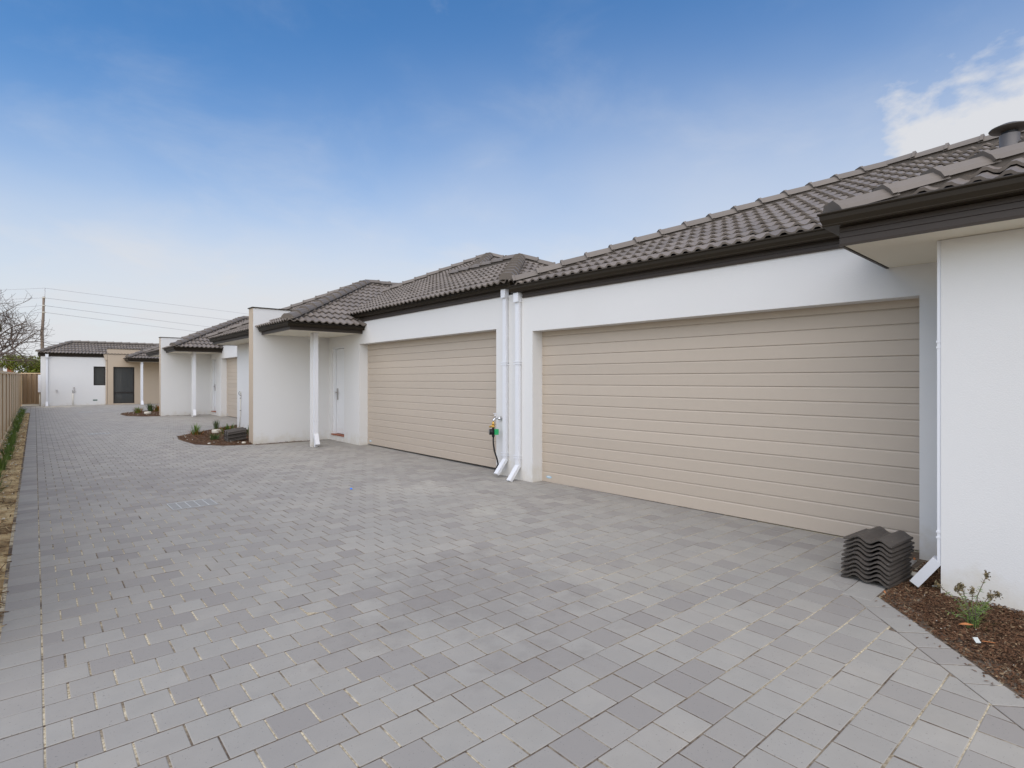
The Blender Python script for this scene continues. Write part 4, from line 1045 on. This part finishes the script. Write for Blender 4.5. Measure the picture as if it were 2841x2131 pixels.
# wall tap with hose timer
tp = thing('garden_tap', 'chrome garden tap with brass fitting, green hose timer and black hose between the garages', 'tap', (5.52, 6.74, .9)); to = (5.52, 6.74, .9)
x_, y_ = 5.535, 6.74
MB().tube([(5.548, y_, .90), (5.535, y_, .90), (5.50, y_, .90), (5.49, y_, .90)], [.035, .034, .02, .012], 14).build('flange', 'chrome', tp, to)
MB().tube([(5.50, y_, .90), (5.44, y_, .905), (5.41, y_, .90), (5.395, y_, .875), (5.393, y_, .85)], [.013, .014, .016, .015, .014], 10).build('spout', 'chrome', tp, to)
hn = MB().tube([(5.43, y_, .91), (5.43, y_, .975)], .009, 8); hn.tube([(5.43, y_-.035, .98), (5.43, y_+.035, .98)], .007, 6).tube([(5.395, y_, .98), (5.465, y_, .98)], .007, 6).build('handle', 'chrome', tp, to)
bf = MB().tube([(5.393, y_, .855), (5.393, y_, .80)], [.020, .024], 8).tube([(5.393, y_, .80), (5.393, y_, .765)], [.028, .022], 8); bf.tube([(5.393, y_, .80), (5.36, y_+.05, .775)], .016, 8).build('brass_fitting', 'brass', tp, to)
tm = MB().tube([(5.393, y_-.0, .765), (5.393, y_, .735)], .02, 10).tube([(5.34, y_+.03, .70), (5.405, y_-.01, .70)], [.045, .045], 18).build('timer', 'black', tp, to)
MB().tube([(5.334, y_+.034, .70), (5.339, y_+.031, .70)], [.034, .036], 18).build('dial', 'grey_plastic', tm, to)
MB().obox((5.43, y_-.03, .70), Vector((.028, -.016, 0)), Vector((.022, .036, 0)), Vector((0, 0, .042))).build('timer_case', 'green_plastic', tm, to)
MB().obox((5.405, y_-.045, .70), Vector((.02, -.012, 0)), Vector((.002, .004, 0)), Vector((0, 0, .03))).build('display', 'grey_plastic', tm, to)
MB().tube([(5.393, y_, .665), (5.393, y_, .62)], [.026, .02], 10).tube([(5.393, y_, .64), (5.395, y_, .52), (5.41, y_-.01, .40), (5.44, y_-.035, .28), (5.45, y_-.05, .20), (5.42, y_-.03, .12), (5.40, y_-.02, .06)], .0125, 8).build('hose', 'black', tp, to)
# conduit on the bay wall of the middle house
cd = thing('conduit_pipe', 'thin cream pipe with a wire coil on the white wall above the planted bed', 'pipe', (4.53, 17.45, 0)); co = (4.53, 17.45, 0)
MB().tube([(4.535, 17.55, .05), (4.53, 17.42, .4), (4.53, 17.40, .6), (4.53, 17.40, 1.17)], .011, 6).build('pipe', 'pvc', cd, co)
MB().tube([(4.53+.05*math.sin(a*.9)*0, 17.48+.09*math.cos(a), 1.12+.05*math.sin(a)) for a in [i*.45 for i in range(15)]], .006, 5).build('coil', 'black', cd, co)
for z in (.62, .98, 1.06): MB().tube([(4.53, 17.40, z-.012), (4.53, 17.40, z+.012)], .017, 6).build('clip', 'grey_plastic', cd, co)

# small wall tap on the far house
wt = thing('wall_tap', 'small tap on the white wall of the far end house', 'tap', (.89, 38.55, .9))
MB().tube([(.89,38.6,.92),(.89,38.52,.92),(.89,38.48,.86)], .02, 6).tube([(.85,38.53,.97),(.93,38.53,.97)], .014, 6).tube([(.89,38.53,.92),(.89,38.53,.97)], .012, 6).build('spout', 'steel', wt, (.89, 38.55, .9))

# litter
lt = thing('plant_tag', 'white card plant tag with an orange stick lying on the mulch', 'plant tag', (4.04, .68, .03)); lo = (4.04, .68, .03)
MB().obox((4.04, .68, .032), CR*.014, Vector((.008, .009, .010)), Vector((0, 0, .0012))).build('card', 'litter_white', lt, lo)
MB().tube([(4.055, .66, .03), (4.10, .605, .024)], .0022, 5).build('stick', 'litter_orange', lt, lo)
def leaf(loc, rz, lab, m='litter_orange', L=.045):
    mb = MB(); pts = [(-L, 0, .004), (-L*.3, L*.24, .010), (L*.4, L*.2, .008), (L, 0, .003), (L*.4, -L*.2, .005), (-L*.3, -L*.22, .006)]
    mb.add(pts+[(0, 0, .016)], [(i, (i+1) % 6, 6) for i in range(6)]); o = mb.build('dry_leaf', m); o.location = loc; o.rotation_euler = (0, 0, rz); tag(o, lab, 'leaf', 'dry leaves on the mulch')
leaf((4.25, .765, .028), -.8, 'curled orange leaf on the mulch right below the wispy shrub')
leaf((4.49, 1.255, .022), .4, 'bright orange leaf scrap at the corner of the mulch beside the tile stack', L=.03)
leaf((5.52, 1.33, .02), .2, 'thin orange leaf at the foot of the wall right of the near garage', L=.04)
leaf((3.79, .42, .028), -.5, 'rusty leaf on the mulch at the right edge of the photo', L=.04)
for (x, y, a), lab in (((4.90, 1.05, -.6), 'short white plastic strip on the mulch below the downpipe shoe'), ((4.96, 1.17, .4), 'tiny white sliver on the mulch left of the downpipe shoe')):
    o = MB().box(-.032, .032, -.005, .005, 0, .004).build('plastic_scrap', 'litter_white'); o.location = (x, y, .026); o.rotation_euler = (0, .06, a); tag(o, lab, 'scrap', 'white scraps on the mulch')
o = MB().lathe([(0, .014), (.014, .014), (.016, .0)], (0, 0, 0), 12).build('bottle_cap', 'blue_lid'); o.location = (3.27, 7.18, gz(7.18)); tag(o, 'small blue bottle cap lying on the pavers in mid drive', 'bottle cap')
def stone(loc, r, lab):
    mb = MB(); rr = random.Random(int(loc[0]*1000)); prof = [(0, -.3), (.8, -.25), (1, .1), (.7, .5), (0, .62)]
    mb.lathe([(a*r, z*r) for a, z in prof], (0, 0, 0), 9); mb.v = [(x*rr.uniform(.8, 1.2), y*rr.uniform(.8, 1.2), z) for x, y, z in mb.v]
    o = mb.build('stone', 'pebble'); o.location = loc; tag(o, lab, 'stone', 'pale stones in the beds')
stone((2.98, 13.95, gz(14)+.03), .035, 'pale stone near the front curve of the planted bed')
stone((3.62, 13.62, gz(13.6)+.03), .05, 'flat pale stone at the foot of the tan edged wall')
stone((5.08, 1.22, .02), .035, 'pale stone between the tile stack and the downpipe shoe')
